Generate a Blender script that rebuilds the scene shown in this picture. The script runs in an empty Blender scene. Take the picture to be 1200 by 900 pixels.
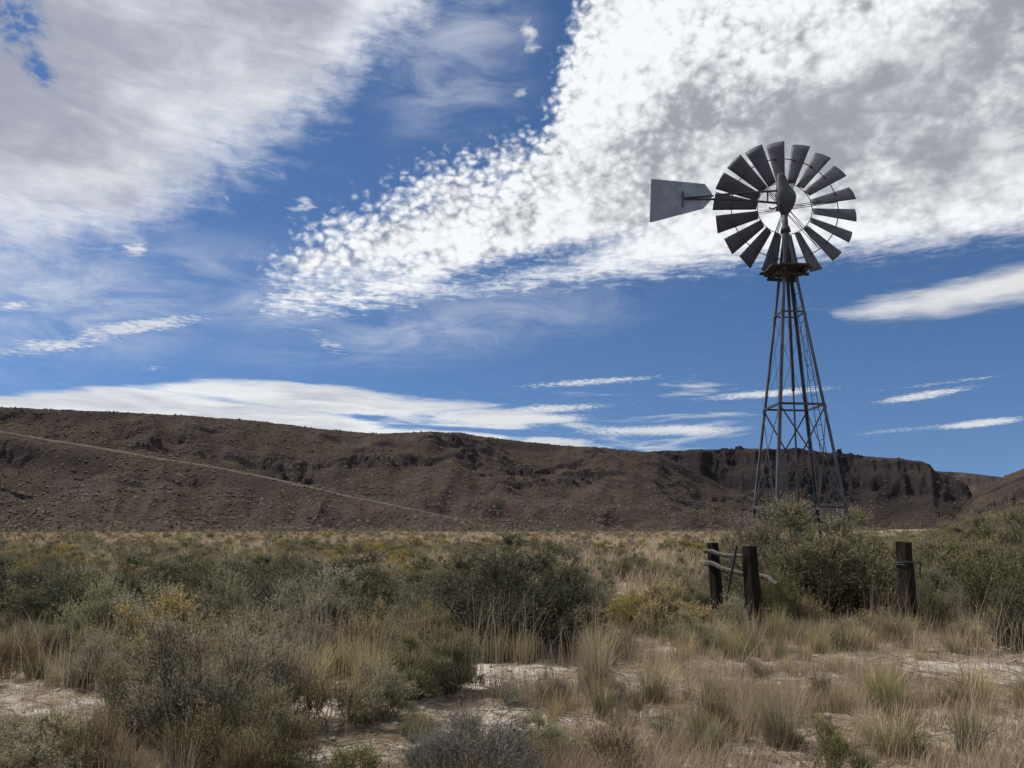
import bpy, math
import numpy as np
from math import radians, degrees, sin, cos, tan, atan2, pi

scene = bpy.context.scene
COL = scene.collection
RNG = np.random.default_rng(11)

# ------------------------------------------------------------------ camera
EYE = 1.7
FPX = 940.0                       # focal length in pixels of a 1200 px wide frame
PITCH = math.atan(168.0 / FPX)    # horizon at y = 618 of 900


def ray(px, py):
    x = (px - 600.0) / FPX
    u = (450.0 - py) / FPX
    f = cos(PITCH) - u * sin(PITCH)
    z = sin(PITCH) + u * cos(PITCH)
    return np.array((x, f, z))


def azel(px, py):
    d = ray(px, py)
    return degrees(atan2(d[0], d[1])), degrees(atan2(d[2], math.hypot(d[0], d[1])))


def at_depth(px, py, Y):
    d = ray(px, py)
    k = Y / d[1]
    return np.array((d[0] * k, Y, EYE + d[2] * k))


cam_data = bpy.data.cameras.new('camera')
cam_data.sensor_width = 36.0
cam_data.lens = 36.0 * FPX / 1200.0
cam_data.clip_start = 0.05
cam_data.clip_end = 20000.0
cam = bpy.data.objects.new('camera', cam_data)
cam.location = (0, 0, EYE)
cam.rotation_euler = (pi / 2 + PITCH, 0, 0)
COL.objects.link(cam)
scene.camera = cam

scene.view_settings.view_transform = 'Standard'
scene.view_settings.look = 'None'
scene.view_settings.exposure = 0.4
scene.view_settings.gamma = 1.0
scene.view_settings.use_curve_mapping = False
scene.render.engine = 'CYCLES'
scene.cycles.max_bounces = 5
scene.cycles.diffuse_bounces = 3
scene.cycles.transparent_max_bounces = 4

# ------------------------------------------------------------------ noise
_PERM = np.random.default_rng(5).permutation(256)
_PERM = np.concatenate([_PERM, _PERM, _PERM])
_GA = np.random.default_rng(6).uniform(0, 2 * pi, 256)


def perlin(x, y):
    x = np.asarray(x, float); y = np.asarray(y, float)
    xi = np.floor(x).astype(int); yi = np.floor(y).astype(int)
    xf = x - xi; yf = y - yi
    xi &= 255; yi &= 255
    u = xf * xf * xf * (xf * (xf * 6 - 15) + 10)
    v = yf * yf * yf * (yf * (yf * 6 - 15) + 10)

    def g(ix, iy, dx, dy):
        a = _GA[_PERM[_PERM[ix & 255] + (iy & 255)] & 255]
        return np.cos(a) * dx + np.sin(a) * dy
    n00 = g(xi, yi, xf, yf); n10 = g(xi + 1, yi, xf - 1, yf)
    n01 = g(xi, yi + 1, xf, yf - 1); n11 = g(xi + 1, yi + 1, xf - 1, yf - 1)
    return ((n00 * (1 - u) + n10 * u) * (1 - v) + (n01 * (1 - u) + n11 * u) * v) * 1.5


def fbm(x, y, octaves=4, rough=0.5):
    s = 0; a = 1; t = 0
    for i in range(octaves):
        s = s + a * perlin(x * 2 ** i + 17.3 * i, y * 2 ** i - 9.1 * i)
        t += a; a *= rough
    return s / t


def sstep(a, b, x):
    t = np.clip((np.asarray(x, float) - a) / (b - a), 0, 1)
    return t * t * (3 - 2 * t)


# ------------------------------------------------------------------ mesh helpers
def mesh_np(name, verts, faces_list, mat_idx=None, mats=(), attrs=None, smooth=False):
    """faces_list: list of (M,k) int arrays."""
    me = bpy.data.meshes.new(name)
    verts = np.asarray(verts, np.float32)
    faces_list = [np.asarray(f, np.int32) for f in faces_list if len(f)]
    tot = np.concatenate([np.full(len(f), f.shape[1], np.int32) for f in faces_list])
    loops = np.concatenate([f.ravel() for f in faces_list])
    start = np.concatenate([[0], np.cumsum(tot)[:-1]]).astype(np.int32)
    me.vertices.add(len(verts)); me.vertices.foreach_set('co', verts.ravel())
    me.loops.add(len(loops)); me.loops.foreach_set('vertex_index', loops)
    me.polygons.add(len(tot)); me.polygons.foreach_set('loop_start', start)
    me.polygons.foreach_set('loop_total', tot)
    for m in mats:
        me.materials.append(m)
    if mat_idx is not None:
        me.polygons.foreach_set('material_index', np.asarray(mat_idx, np.int32))
    if attrs:
        for k, v in attrs.items():
            a = me.attributes.new(k, 'FLOAT', 'POINT')
            a.data.foreach_set('value', np.asarray(v, np.float32))
    if smooth:
        me.polygons.foreach_set('use_smooth', np.ones(len(tot), bool))
    me.update(calc_edges=True)
    me.validate()
    return me


def link(name, data, parent=None, loc=(0, 0, 0), rot=(0, 0, 0), scale=(1, 1, 1)):
    o = bpy.data.objects.new(name, data)
    COL.objects.link(o)
    if parent is not None:
        o.parent = parent
    o.location = loc; o.rotation_euler = rot; o.scale = scale
    return o


def tag(o, label=None, cat=None, group=None, kind=None):
    if label: o['label'] = label
    if cat: o['category'] = cat
    if group: o['group'] = group
    if kind: o['kind'] = kind
    return o


class MB:
    def __init__(s):
        s.v = []; s.f = []

    def add(s, v, f):
        b = len(s.v)
        s.v.extend([tuple(p) for p in v])
        s.f.extend([tuple(i + b for i in q) for q in f])

    def tube(s, pts, rad, n=8, cap=True, jitter=None):
        pts = [np.array(p, float) for p in pts]
        rad = rad if hasattr(rad, '__len__') else [rad] * len(pts)
        rings = []
        ref = None
        for i, p in enumerate(pts):
            d = pts[min(i + 1, len(pts) - 1)] - pts[max(i - 1, 0)]
            d /= np.linalg.norm(d)
            if ref is None:
                ref = np.array((1, 0, 0)) if abs(d[0]) < .8 else np.array((0, 1, 0))
            a = ref - d * ref.dot(d); a /= np.linalg.norm(a); ref = a
            b = np.cross(d, a)
            ring = []
            for k in range(n):
                r = rad[i] * (1 + (jitter(i, k) if jitter else 0))
                ring.append(p + a * r * cos(2 * pi * k / n) + b * r * sin(2 * pi * k / n))
            rings.append(ring)
        v = [q for r in rings for q in r]
        f = []
        for i in range(len(pts) - 1):
            for k in range(n):
                k2 = (k + 1) % n
                f.append((i * n + k, i * n + k2, (i + 1) * n + k2, (i + 1) * n + k))
        if cap:
            f.append(tuple(range(n - 1, -1, -1)))
            f.append(tuple((len(pts) - 1) * n + k for k in range(n)))
        s.add(v, f)

    def prism(s, p0, p1, prof, up):
        """sweep a closed 2D profile from p0 to p1; up fixes the roll"""
        p0 = np.array(p0, float); p1 = np.array(p1, float)
        d = p1 - p0; d /= np.linalg.norm(d)
        a = np.array(up, float); a = a - d * a.dot(d); a /= np.linalg.norm(a)
        b = np.cross(d, a)
        n = len(prof)
        v = [p0 + a * x + b * y for x, y in prof] + [p1 + a * x + b * y for x, y in prof]
        f = [(k, (k + 1) % n, n + (k + 1) % n, n + k) for k in range(n)]
        f += [tuple(range(n - 1, -1, -1)), tuple(range(n, 2 * n))]
        s.add(v, f)

    def angle(s, p0, p1, w, t, up):
        s.prism(p0, p1, [(0, 0), (w, 0), (w, t), (t, t), (t, w), (0, w)], up)

    def bar(s, p0, p1, w, h, up=(0, 0, 1)):
        s.prism(p0, p1, [(-h / 2, -w / 2), (h / 2, -w / 2), (h / 2, w / 2), (-h / 2, w / 2)], up)

    def build(s, name, mat, parent=None, loc=(0, 0, 0), smooth=False, bevel=0):
        me = bpy.data.meshes.new(name)
        me.from_pydata(s.v, [], s.f); me.update()
        me.materials.append(mat)
        if smooth:
            for p in me.polygons: p.use_smooth = True
        o = link(name, me, parent, loc)
        if bevel:
            b = o.modifiers.new('bevel', 'BEVEL'); b.width = bevel; b.segments = 1
        return o


# ------------------------------------------------------------------ node helpers
class Nodes:
    def __init__(s, tree):
        s.t = tree; s.n = tree.nodes; s.l = tree.links

    def node(s, typ, **kw):
        n = s.n.new(typ)
        for k, v in kw.items():
            setattr(n, k, v)
        return n

    def put(s, sock, val):
        if isinstance(val, bpy.types.NodeSocket):
            s.l.new(val, sock)
        elif val is not None:
            if hasattr(sock.default_value, '__len__') and not hasattr(val, '__len__'):
                val = [val] * len(sock.default_value)
            if hasattr(val, '__len__') and len(sock.default_value) == 4 and len(val) == 3:
                val = tuple(val) + (1,)
            sock.default_value = val

    def m(s, op, a, b=None, c=None, clamp=False):
        n = s.node('ShaderNodeMath', operation=op, use_clamp=clamp)
        s.put(n.inputs[0], a); s.put(n.inputs[1], b)
        if c is not None: s.put(n.inputs[2], c)
        return n.outputs[0]

    def vm(s, op, a, b=None):
        n = s.node('ShaderNodeVectorMath', operation=op)
        s.put(n.inputs[0], a)
        if b is not None: s.put(n.inputs[1], b)
        return n.outputs['Value' if op in ('LENGTH', 'DOT_PRODUCT', 'DISTANCE') else 'Vector']

    def comb(s, x, y, z=0.0):
        n = s.node('ShaderNodeCombineXYZ')
        s.put(n.inputs[0], x); s.put(n.inputs[1], y); s.put(n.inputs[2], z)
        return n.outputs[0]

    def step(s, x, a, b, lo=0.0, hi=1.0):
        n = s.node('ShaderNodeMapRange', interpolation_type='SMOOTHSTEP')
        s.put(n.inputs[0], x)
        n.inputs[1].default_value = a; n.inputs[2].default_value = b
        n.inputs[3].default_value = lo; n.inputs[4].default_value = hi
        return n.outputs[0]

    def lin(s, x, a, b, lo=0.0, hi=1.0):
        n = s.node('ShaderNodeMapRange', interpolation_type='LINEAR')
        s.put(n.inputs[0], x)
        n.inputs[1].default_value = a; n.inputs[2].default_value = b
        n.inputs[3].default_value = lo; n.inputs[4].default_value = hi
        return n.outputs[0]

    def noise(s, vec, scale, detail=4, rough=.5, dist=0.0, out=0):
        n = s.node('ShaderNodeTexNoise')
        n.noise_dimensions = '3D'
        s.put(n.inputs['Vector'], vec)
        n.inputs['Scale'].default_value = scale; n.inputs['Detail'].default_value = detail
        n.inputs['Roughness'].default_value = rough; n.inputs['Distortion'].default_value = dist
        return n.outputs[out]

    def voro(s, vec, scale, feature='F1', smooth=None, rand=1.0):
        n = s.node('ShaderNodeTexVoronoi', feature=feature)
        s.put(n.inputs['Vector'], vec)
        n.inputs['Scale'].default_value = scale
        if smooth is not None: n.inputs['Smoothness'].default_value = smooth
        n.inputs['Randomness'].default_value = rand
        return n.outputs['Distance']

    def mix(s, f, a, b, blend='MIX'):
        n = s.node('ShaderNodeMix', data_type='RGBA', blend_type=blend)
        s.put(n.inputs[0], f); s.put(n.inputs[6], a); s.put(n.inputs[7], b)
        return n.outputs[2]


def new_mat(name):
    m = bpy.data.materials.new(name); m.use_nodes = True
    m.node_tree.nodes.clear()
    N = Nodes(m.node_tree)
    out = N.node('ShaderNodeOutputMaterial')
    return m, N, out


def principled(N, out, color, rough=.8, metal=0.0, bump=None, bstr=.3, bdist=.02, spec=.3):
    p = N.node('ShaderNodeBsdfPrincipled')
    N.put(p.inputs['Base Color'], color); N.put(p.inputs['Roughness'], rough); N.put(p.inputs['Metallic'], metal)
    N.put(p.inputs['Specular IOR Level'], spec)
    if bump is not None:
        b = N.node('ShaderNodeBump'); b.inputs['Strength'].default_value = bstr; b.inputs['Distance'].default_value = bdist
        N.put(b.inputs['Height'], bump); N.l.new(b.outputs[0], p.inputs['Normal'])
    N.l.new(p.outputs[0], out.inputs[0])
    return p


# ------------------------------------------------------------------ light
SUN_AZ, SUN_EL = -72.0, 50.0
sun = bpy.data.lights.new('sun', 'SUN')
sun.energy = 3.7; sun.angle = radians(7); sun.color = (1.0, .93, .84)
so = bpy.data.objects.new('sun', sun); COL.objects.link(so)
so.rotation_euler = (radians(90 - SUN_EL), 0, radians(180 - SUN_AZ))

# ------------------------------------------------------------------ sky (world)
def build_world():
    w = bpy.data.worlds.new('World'); scene.world = w; w.use_nodes = True
    w.node_tree.nodes.clear()
    N = Nodes(w.node_tree)
    out = N.node('ShaderNodeOutputWorld'); bg = N.node('ShaderNodeBackground')
    bg.inputs['Strength'].default_value = 0.1
    N.l.new(bg.outputs[0], out.inputs[0])
    sky = N.node('ShaderNodeTexSky', sky_type='NISHITA')
    sky.sun_disc = False
    sky.sun_elevation = radians(SUN_EL); sky.sun_rotation = radians(SUN_AZ)
    sky.altitude = 1600; sky.air_density = 1.0; sky.dust_density = 0.3; sky.ozone_density = 3.0
    tc = N.node('ShaderNodeTexCoord')
    g = tc.outputs['Generated']
    sx = N.node('ShaderNodeSeparateXYZ'); N.l.new(g, sx.inputs[0])
    X, Y, Z = sx.outputs
    # clear mountain air: the sky keeps its blue almost down to the hills
    N.put(sky.inputs['Vector'], N.vm('NORMALIZE', N.comb(X, Y, N.m('ADD', N.m('MULTIPLY', N.m('MAXIMUM', Z, 0.0), .9), .135))))
    A = N.m('MULTIPLY', N.m('ARCTAN2', X, Y), 180 / pi)
    E = N.m('MULTIPLY', N.m('ARCSINE', Z), 180 / pi)
    zc = N.m('MAXIMUM', Z, 0.02)
    plane = N.comb(N.m('DIVIDE', X, zc), N.m('DIVIDE', Y, zc), 0)     # a flat cloud layer of unit height
    ae = N.comb(A, E, 0)
    AMIN, AMAX, ES = -45.0, 45.0, 60.0
    tA = N.lin(A, AMIN, AMAX)

    def curve(pts):
        """pixel outline of a cloud edge turned into elevation as a function of azimuth"""
        n = N.node('ShaderNodeFloatCurve')
        c = n.mapping.curves[0]
        P = sorted([azel(*p) for p in pts])
        P = [((a - AMIN) / (AMAX - AMIN), (e + 10) / (ES + 10)) for a, e in P]
        while len(c.points) < len(P):
            c.points.new(.5, .5)
        for q, (a, e) in zip(c.points, P):
            q.location = (min(max(a, 0), 1), min(max(e, 0), 1)); q.handle_type = 'AUTO_CLAMPED'
        n.mapping.use_clip = True; n.mapping.extend = 'HORIZONTAL'
        n.mapping.update()
        N.put(n.inputs['Value'], tA)
        return N.m('SUBTRACT', N.m('MULTIPLY', n.outputs[0], ES + 10), 10.0)

    def ell(px, py, rx, ry, rot, soft=1.0):
        """soft ellipse, 1 at its centre, 0 at its rim"""
        a, e = azel(px, py); k = 1 / 16.0
        n = N.node('ShaderNodeMapping', vector_type='TEXTURE')
        n.inputs['Location'].default_value = (a, e, 0)
        n.inputs['Rotation'].default_value = (0, 0, radians(rot))
        n.inputs['Scale'].default_value = (rx * k, ry * k, 1)
        N.put(n.inputs['Vector'], ae)
        return N.step(N.vm('LENGTH', n.outputs[0]), 1 - soft, 1.0, 1.0, 0.0)

    def warp(v, sc, amt, det=3):
        nz = N.noise(v, sc, det, .55)
        return N.m('MULTIPLY', N.m('SUBTRACT', nz, .5), amt)

    # ---- clear sky, a little deeper than the model's
    hsv = N.node('ShaderNodeHueSaturation')
    hsv.inputs['Hue'].default_value = 0.504
    hsv.inputs['Saturation'].default_value = 1.14; hsv.inputs['Value'].default_value = SKYV
    N.l.new(sky.outputs[0], hsv.inputs['Color'])
    col = hsv.outputs[0]

    # ---- shared noises
    big = N.noise(ae, .07, 5, .55)                                    # broad light and dark inside the decks
    mid = N.noise(plane, 2.2, 5, .6, .4)
    cm_ = N.node('ShaderNodeMapping'); cm_.inputs['Rotation'].default_value = (0, 0, radians(-20)); cm_.inputs['Scale'].default_value = (1.0, 1.15, 1)
    sq = N.comb(N.m('MULTIPLY', A, 1.28), N.m('MULTIPLY', E, 1.5), 0)
    N.put(cm_.inputs['Vector'], sq)
    nw = N.noise(cm_.outputs[0], .7, 3, .55, 0, 1)
    sc_ = N.node('ShaderNodeVectorMath', operation='SCALE'); N.put(sc_.inputs[0], nw); sc_.inputs['Scale'].default_value = 1.5
    cellv = N.vm('ADD', cm_.outputs[0], sc_.outputs[0])
    vor = N.m('SUBTRACT', 1.0, N.m('MULTIPLY', N.voro(cellv, 1.2, 'SMOOTH_F1', .5), 1.15))
    fine = N.noise(cm_.outputs[0], 1.1, 6, .58, .2)
    cell = N.m('ADD', N.m('MULTIPLY', vor, .5), N.m('MULTIPLY', fine, .62))
    soft = N.noise(cm_.outputs[0], .42, 5, .55, .4)
    fleck = N.noise(plane, 21, 5, .62, .3)
    # streaks drawn out along the wind
    mp = N.node('ShaderNodeMapping'); mp.inputs['Rotation'].default_value = (0, 0, radians(-7)); mp.inputs['Scale'].default_value = (.13, 1.0, 1)
    N.put(mp.inputs['Vector'], ae)
    streak = N.noise(mp.outputs[0], .75, 6, .6, .5)
    mp2 = N.node('ShaderNodeMapping'); mp2.inputs['Rotation'].default_value = (0, 0, radians(22)); mp2.inputs['Scale'].default_value = (.3, 1.0, 1)
    N.put(mp2.inputs['Vector'], ae)
    diag = N.noise(mp2.outputs[0], .42, 7, .62, .6)
    fibre = N.noise(mp2.outputs[0], 1.5, 6, .6, .5)
    clot = N.noise(plane, 5, 6, .6, .3)
    rp = N.node('ShaderNodeMapping'); rp.inputs['Rotation'].default_value = (0, 0, radians(6)); rp.inputs['Scale'].default_value = (.36, 1.7, 1)
    N.put(rp.inputs['Vector'], ae)
    ripple = N.noise(rp.outputs[0], 1.9, 4, .6, .9)

    WHITE = np.array((8.6, 8.75, 8.95)); GREY = np.array((3.25, 3.42, 3.75)); VIOL = np.array((3.5, 3.65, 4.35))

    def layer(col, alpha, shade, light=WHITE, dark=GREY):
        c = N.mix(shade, tuple(light * .85), tuple(dark * .82))
        return N.mix(alpha, col, c)

    # ---- thin veils
    veil = N.m('MAXIMUM', N.m('MAXIMUM', N.m('MULTIPLY', ell(520, 385, 330, 55, 8), .7), N.m('MULTIPLY', ell(400, 345, 260, 55, 10), 1.0)),
               N.m('MAXIMUM', N.m('MULTIPLY', ell(90, 355, 300, 90, 15), .95), N.m('MULTIPLY', ell(540, 70, 150, 110, 40), .75)))
    va = N.m('MULTIPLY', veil, N.step(diag, .3, .75))
    col = layer(col, N.m('MULTIPLY', va, .75), .35, dark=np.array((4.2, 4.6, 5.6)))

    # ---- low bank above the hills
    U = curve([(-200, 465), (0, 458), (120, 447), (260, 432), (430, 424), (520, 434), (640, 444), (760, 434), (860, 430), (930, 520), (1200, 560)])
    ins = N.m('SUBTRACT', U, E)
    ins = N.m('ADD', ins, warp(mp.outputs[0], 1.4, .9))
    low = N.m('MULTIPLY', N.step(ins, -.25, 1.1), N.step(A, 14.0, 20.5, 1, 0))
    low = N.m('MULTIPLY', low, N.m('ADD', .35, N.m('MULTIPLY', ell(230, 500, 520, 75, -2, .6), .75)))
    gap = N.m('MAXIMUM', N.m('MAXIMUM', N.m('MULTIPLY', ell(330, 478, 190, 7, -5, .95), .55), N.m('MULTIPLY', ell(560, 505, 150, 6, -3, .95), .6)), N.m('MAXIMUM', N.m('MULTIPLY', ell(500, 448, 200, 24, -4, .95), 1.15), N.m('MULTIPLY', ell(760, 478, 160, 9, 0, .9), .7)))
    dens = N.m('SUBTRACT', N.m('ADD', low, N.m('MULTIPLY', N.m('SUBTRACT', streak, .5), N.step(A, -28, -8, 1.3, 2.9))), gap)
    la = N.m('MULTIPLY', N.step(dens, .3, .8), N.step(low, 0, .25))
    col = layer(col, N.m('MULTIPLY', la, .93), N.m('MULTIPLY', N.step(streak, .35, .7), .75), light=np.array((8.0, 8.1, 8.1)), dark=np.array((4.2, 4.5, 5.0)))

    # ---- single streaks
    st = None
    for (px, py, rx, ry, ro, k) in ((700, 447, 150, 9, 3, 1), (900, 461, 150, 8, 2, .9), (1075, 465, 90, 8, 6, .95), (1150, 496, 80, 7, 4, .9),
                                    (1050, 505, 130, 6, 3, .5), (760, 505, 170, 13, 0, .95), (660, 478, 130, 10, 3, .9), (1110, 448, 130, 4, 3, .6), (600, 492, 170, 12, 1, 1),
                                    (180, 432, 35, 6, 4, .5), (380, 400, 70, 22, -25, .5), (60, 405, 110, 16, 12, .8), (170, 382, 130, 14, 14, .75),
                                    (160, 292, 24, 13, 10, .75), (355, 240, 42, 20, 25, .6), (610, 110, 28, 16, 30, .6), (620, 40, 30, 40, 30, .6),
                                    (265, 232, 12, 7, 0, .6), (15, 358, 30, 12, 20, .8), (395, 145, 22, 7, 15, .6), (55, 335, 45, 9, 10, .5)):
        e_ = N.m('MULTIPLY', ell(px, py, rx, ry, ro, .95), k)
        st = e_ if st is None else N.m('MAXIMUM', st, e_)
    sa = N.step(N.m('ADD', st, N.m('ADD', N.m('MULTIPLY', N.m('SUBTRACT', streak, .55), 1.3), N.m('MULTIPLY', N.m('SUBTRACT', fleck, .55), 1.5))), .25, .85)
    col = layer(col, N.m('MULTIPLY', N.m('MULTIPLY', sa, N.step(st, 0.02, .3)), .9), .1, light=np.array((7.2, 7.35, 7.5)))

    # ---- lens cloud at the right
    U = curve([(900, 372), (962, 362), (1010, 352), (1060, 340), (1130, 322), (1200, 303), (1300, 285)])
    L = curve([(900, 364), (962, 364), (985, 378), (1040, 380), (1100, 374), (1200, 358), (1300, 345)])
    ins = N.m('ADD', N.m('MINIMUM', N.m('SUBTRACT', U, E), N.m('SUBTRACT', E, L)), warp(rp.outputs[0], 1.3, 1.0, 4))
    ins = N.m('SUBTRACT', ins, N.step(A, 18.6, 21, 3, 0))
    le = N.m('MULTIPLY', N.step(N.m('ADD', ins, N.m('MULTIPLY', N.m('SUBTRACT', streak, .5), 1.6)), -.15, 1.2), N.step(A, 18.5, 20.5))
    col = layer(col, N.m('MULTIPLY', le, .93), N.step(streak, .3, .75, 0, .45), light=np.array((7.9, 7.9, 7.85)), dark=np.array((4.6, 4.7, 4.9)))

    # ---- main deck: cells along its upper left edge, grey body, ripples along its foot
    U = curve([(-100, 470), (200, 400), (265, 352), (310, 300), (400, 235), (500, 188), (575, 160), (630, 130), (612, 95), (625, 45), (650, -20), (680, -120), (760, -300)][0:8]
              + [(655, 60), (680, -40), (720, -200)])
    L = curve([(-100, 380), (200, 368), (270, 382), (420, 374), (520, 360), (600, 352), (720, 342), (850, 327), (960, 316), (1080, 304), (1200, 288), (1300, 275)])
    up = N.m('SUBTRACT', U, E); lo = N.m('SUBTRACT', E, L)
    up = N.m('ADD', up, warp(plane, 3.0, 5.0, 3))
    lo = N.m('ADD', lo, warp(rp.outputs[0], .8, 2.2, 4))
    edgeu = N.step(up, -2.5, 6.0)
    edgel = N.step(lo, -1.0, 3.6)
    dens = N.m('MULTIPLY', N.m('MULTIPLY', edgeu, edgel), N.step(A, -22, -15))
    tongue = N.m('MAXIMUM', N.m('MULTIPLY', ell(640, 300, 210, 26, 11, .95), .72), N.m('MULTIPLY', ell(420, 322, 150, 26, 12, .9), .5))
    # how far the deck is broken into cells: fully at the upper left, hardly in the grey body
    body = N.m('MAXIMUM', ell(1030, 120, 440, 135, 14, 1.0), ell(1180, 180, 360, 130, 0, 1.0))
    foot = N.step(lo, 0.2, 6.5, 1, 0)
    tex = N.m('ADD', N.m('MULTIPLY', N.m('SUBTRACT', cell, .52), N.m('SUBTRACT', 1.5, N.m('MULTIPLY', foot, 1.1))),
              N.m('MULTIPLY', N.m('SUBTRACT', ripple, .5), N.m('MULTIPLY', foot, 1.9)))
    tex = N.m('MULTIPLY', tex, N.m('SUBTRACT', 1.0, N.m('MULTIPLY', body, .9)))
    inner = N.step(up, 4.0, 15.0)
    tex = N.m('MULTIPLY', tex, N.m('SUBTRACT', 1.0, N.m('MULTIPLY', inner, .45)))
    d2 = N.m('ADD', N.m('ADD', N.m('MULTIPLY', dens, 1.05), N.m('MULTIPLY', body, .25)), N.m('SUBTRACT', tex, tongue))
    alpha = N.m('MULTIPLY', N.step(d2, .12, .98), N.step(dens, 0.0, .3))
    nb = N.m('SUBTRACT', 1.0, N.m('MULTIPLY', body, .75))
    thick = N.m('ADD', N.m('MULTIPLY', body, .74), N.m('MULTIPLY', N.m('MULTIPLY', N.m('SUBTRACT', N.noise(ae, .35, 5, .55), .47), nb), 1.5))
    thick = N.m('ADD', thick, N.m('MULTIPLY', N.m('MULTIPLY', N.m('SUBTRACT', N.noise(ae, .16, 5, .5), .5), body), 1.5))
    thick = N.m('ADD', thick, N.m('MULTIPLY', N.m('SUBTRACT', diag, .5), .7))
    thick = N.m('ADD', thick, N.m('MULTIPLY', ell(800, 130, 130, 50, 30, 1.0), .35))
    thick = N.m('ADD', thick, N.m('MULTIPLY', ell(730, 215, 150, 60, 20, 1.0), .15))
    thick = N.m('SUBTRACT', thick, N.m('MULTIPLY', ell(730, 70, 160, 75, 35, 1.0), .28))
    thick = N.m('SUBTRACT', thick, N.m('MULTIPLY', ell(1040, 30, 220, 45, 18, 1.0), .4))
    thick = N.m('SUBTRACT', thick, N.m('MULTIPLY', foot, .5))
    thick = N.m('ADD', thick, N.m('MULTIPLY', N.m('SUBTRACT', soft, .5), 1.1))
    thick = N.m('SUBTRACT', thick, .10)
    thick = N.m('ADD', thick, N.m('MULTIPLY', N.m('MULTIPLY', N.m('SUBTRACT', cell, .70), N.m('SUBTRACT', 1.0, N.m('MULTIPLY', N.m('MAXIMUM', body, N.m('MULTIPLY', inner, .4)), .95))), -1.35))
    col = layer(col, N.m('MULTIPLY', alpha, .97), N.step(thick, -.15, .85), light=WHITE, dark=GREY)

    # ---- smooth deck over the upper left
    U = curve([(-300, 372), (0, 342), (90, 314), (190, 272), (270, 230), (330, 195), (390, 146), (450, 86), (520, 10), (580, -70), (680, -240)])
    ins = N.m('ADD', N.m('SUBTRACT', E, U), N.m('ADD', warp(ae, .16, 7.0, 5), warp(ae, .7, 3.4, 6)))
    dens = N.step(ins, -3.0, 8.0)
    hole = N.m('MAXIMUM', ell(22, 25, 42, 45, 20, .9), ell(45, 80, 22, 32, 40, .9))
    dens = N.m('SUBTRACT', dens, N.m('MULTIPLY', hole, N.step(fine, .25, .7, .35, 1.0)))
    aa = N.step(N.m('ADD', dens, N.m('MULTIPLY', N.m('SUBTRACT', fibre, .5), .75)), .05, .95)
    th = N.m('ADD', N.m('MULTIPLY', N.m('SUBTRACT', diag, .5), 1.3), N.step(ins, 1.0, 13, .05, .62))
    th = N.m('ADD', th, N.m('ADD', N.m('MULTIPLY', N.m('SUBTRACT', big, .5), 2.0), N.m('MULTIPLY', N.m('SUBTRACT', clot, .5), -.9)))
    th = N.m('SUBTRACT', th, N.m('MULTIPLY', ell(440, 10, 90, 60, 40, 1.0), .35))
    th = N.m('ADD', th, N.m('MULTIPLY', ell(150, 60, 200, 60, 10, 1.0), .2))
    col = layer(col, N.m('MULTIPLY', aa, .96), N.step(th, -.35, 1.05), light=np.array((7.9, 8.1, 8.5)), dark=VIOL)

    # ---- below the horizon
    col = N.mix(N.step(E, -1.0, -.2, 1, 0), col, (1.2, 1.1, .9))
    N.l.new(col, bg.inputs['Color'])
    w.cycles.sampling_method = 'MANUAL'; w.cycles.sample_map_resolution = 512


SKYV = 0.77
build_world()

# ------------------------------------------------------------------ ground
def ground_h(x, y):
    x = np.asarray(x, float); y = np.asarray(y, float)
    r = np.hypot(x, y); az = np.degrees(np.arctan2(x, y))
    h = .10 * fbm(x * .16, y * .16, 3) + .05 * fbm(x * .6 + 9, y * .6, 3)
    h = h * sstep(1.0, 6.0, r)
    # sandy rise on the right
    h = h + 2.1 * sstep(23, 35, az) * (1 - sstep(70, 110, np.abs(az))) * sstep(19, 40, r) * (1 - .6 * sstep(60, 140, r))
    return h


def place(px, py):
    """ground point under a pixel of the photograph"""
    d = ray(px, py); p = None; z = 0.0
    for _ in range(12):
        k = (z - EYE) / d[2]
        p = (d[0] * k, d[1] * k); z = float(ground_h(*p))
    return p[0], p[1], z


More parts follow.
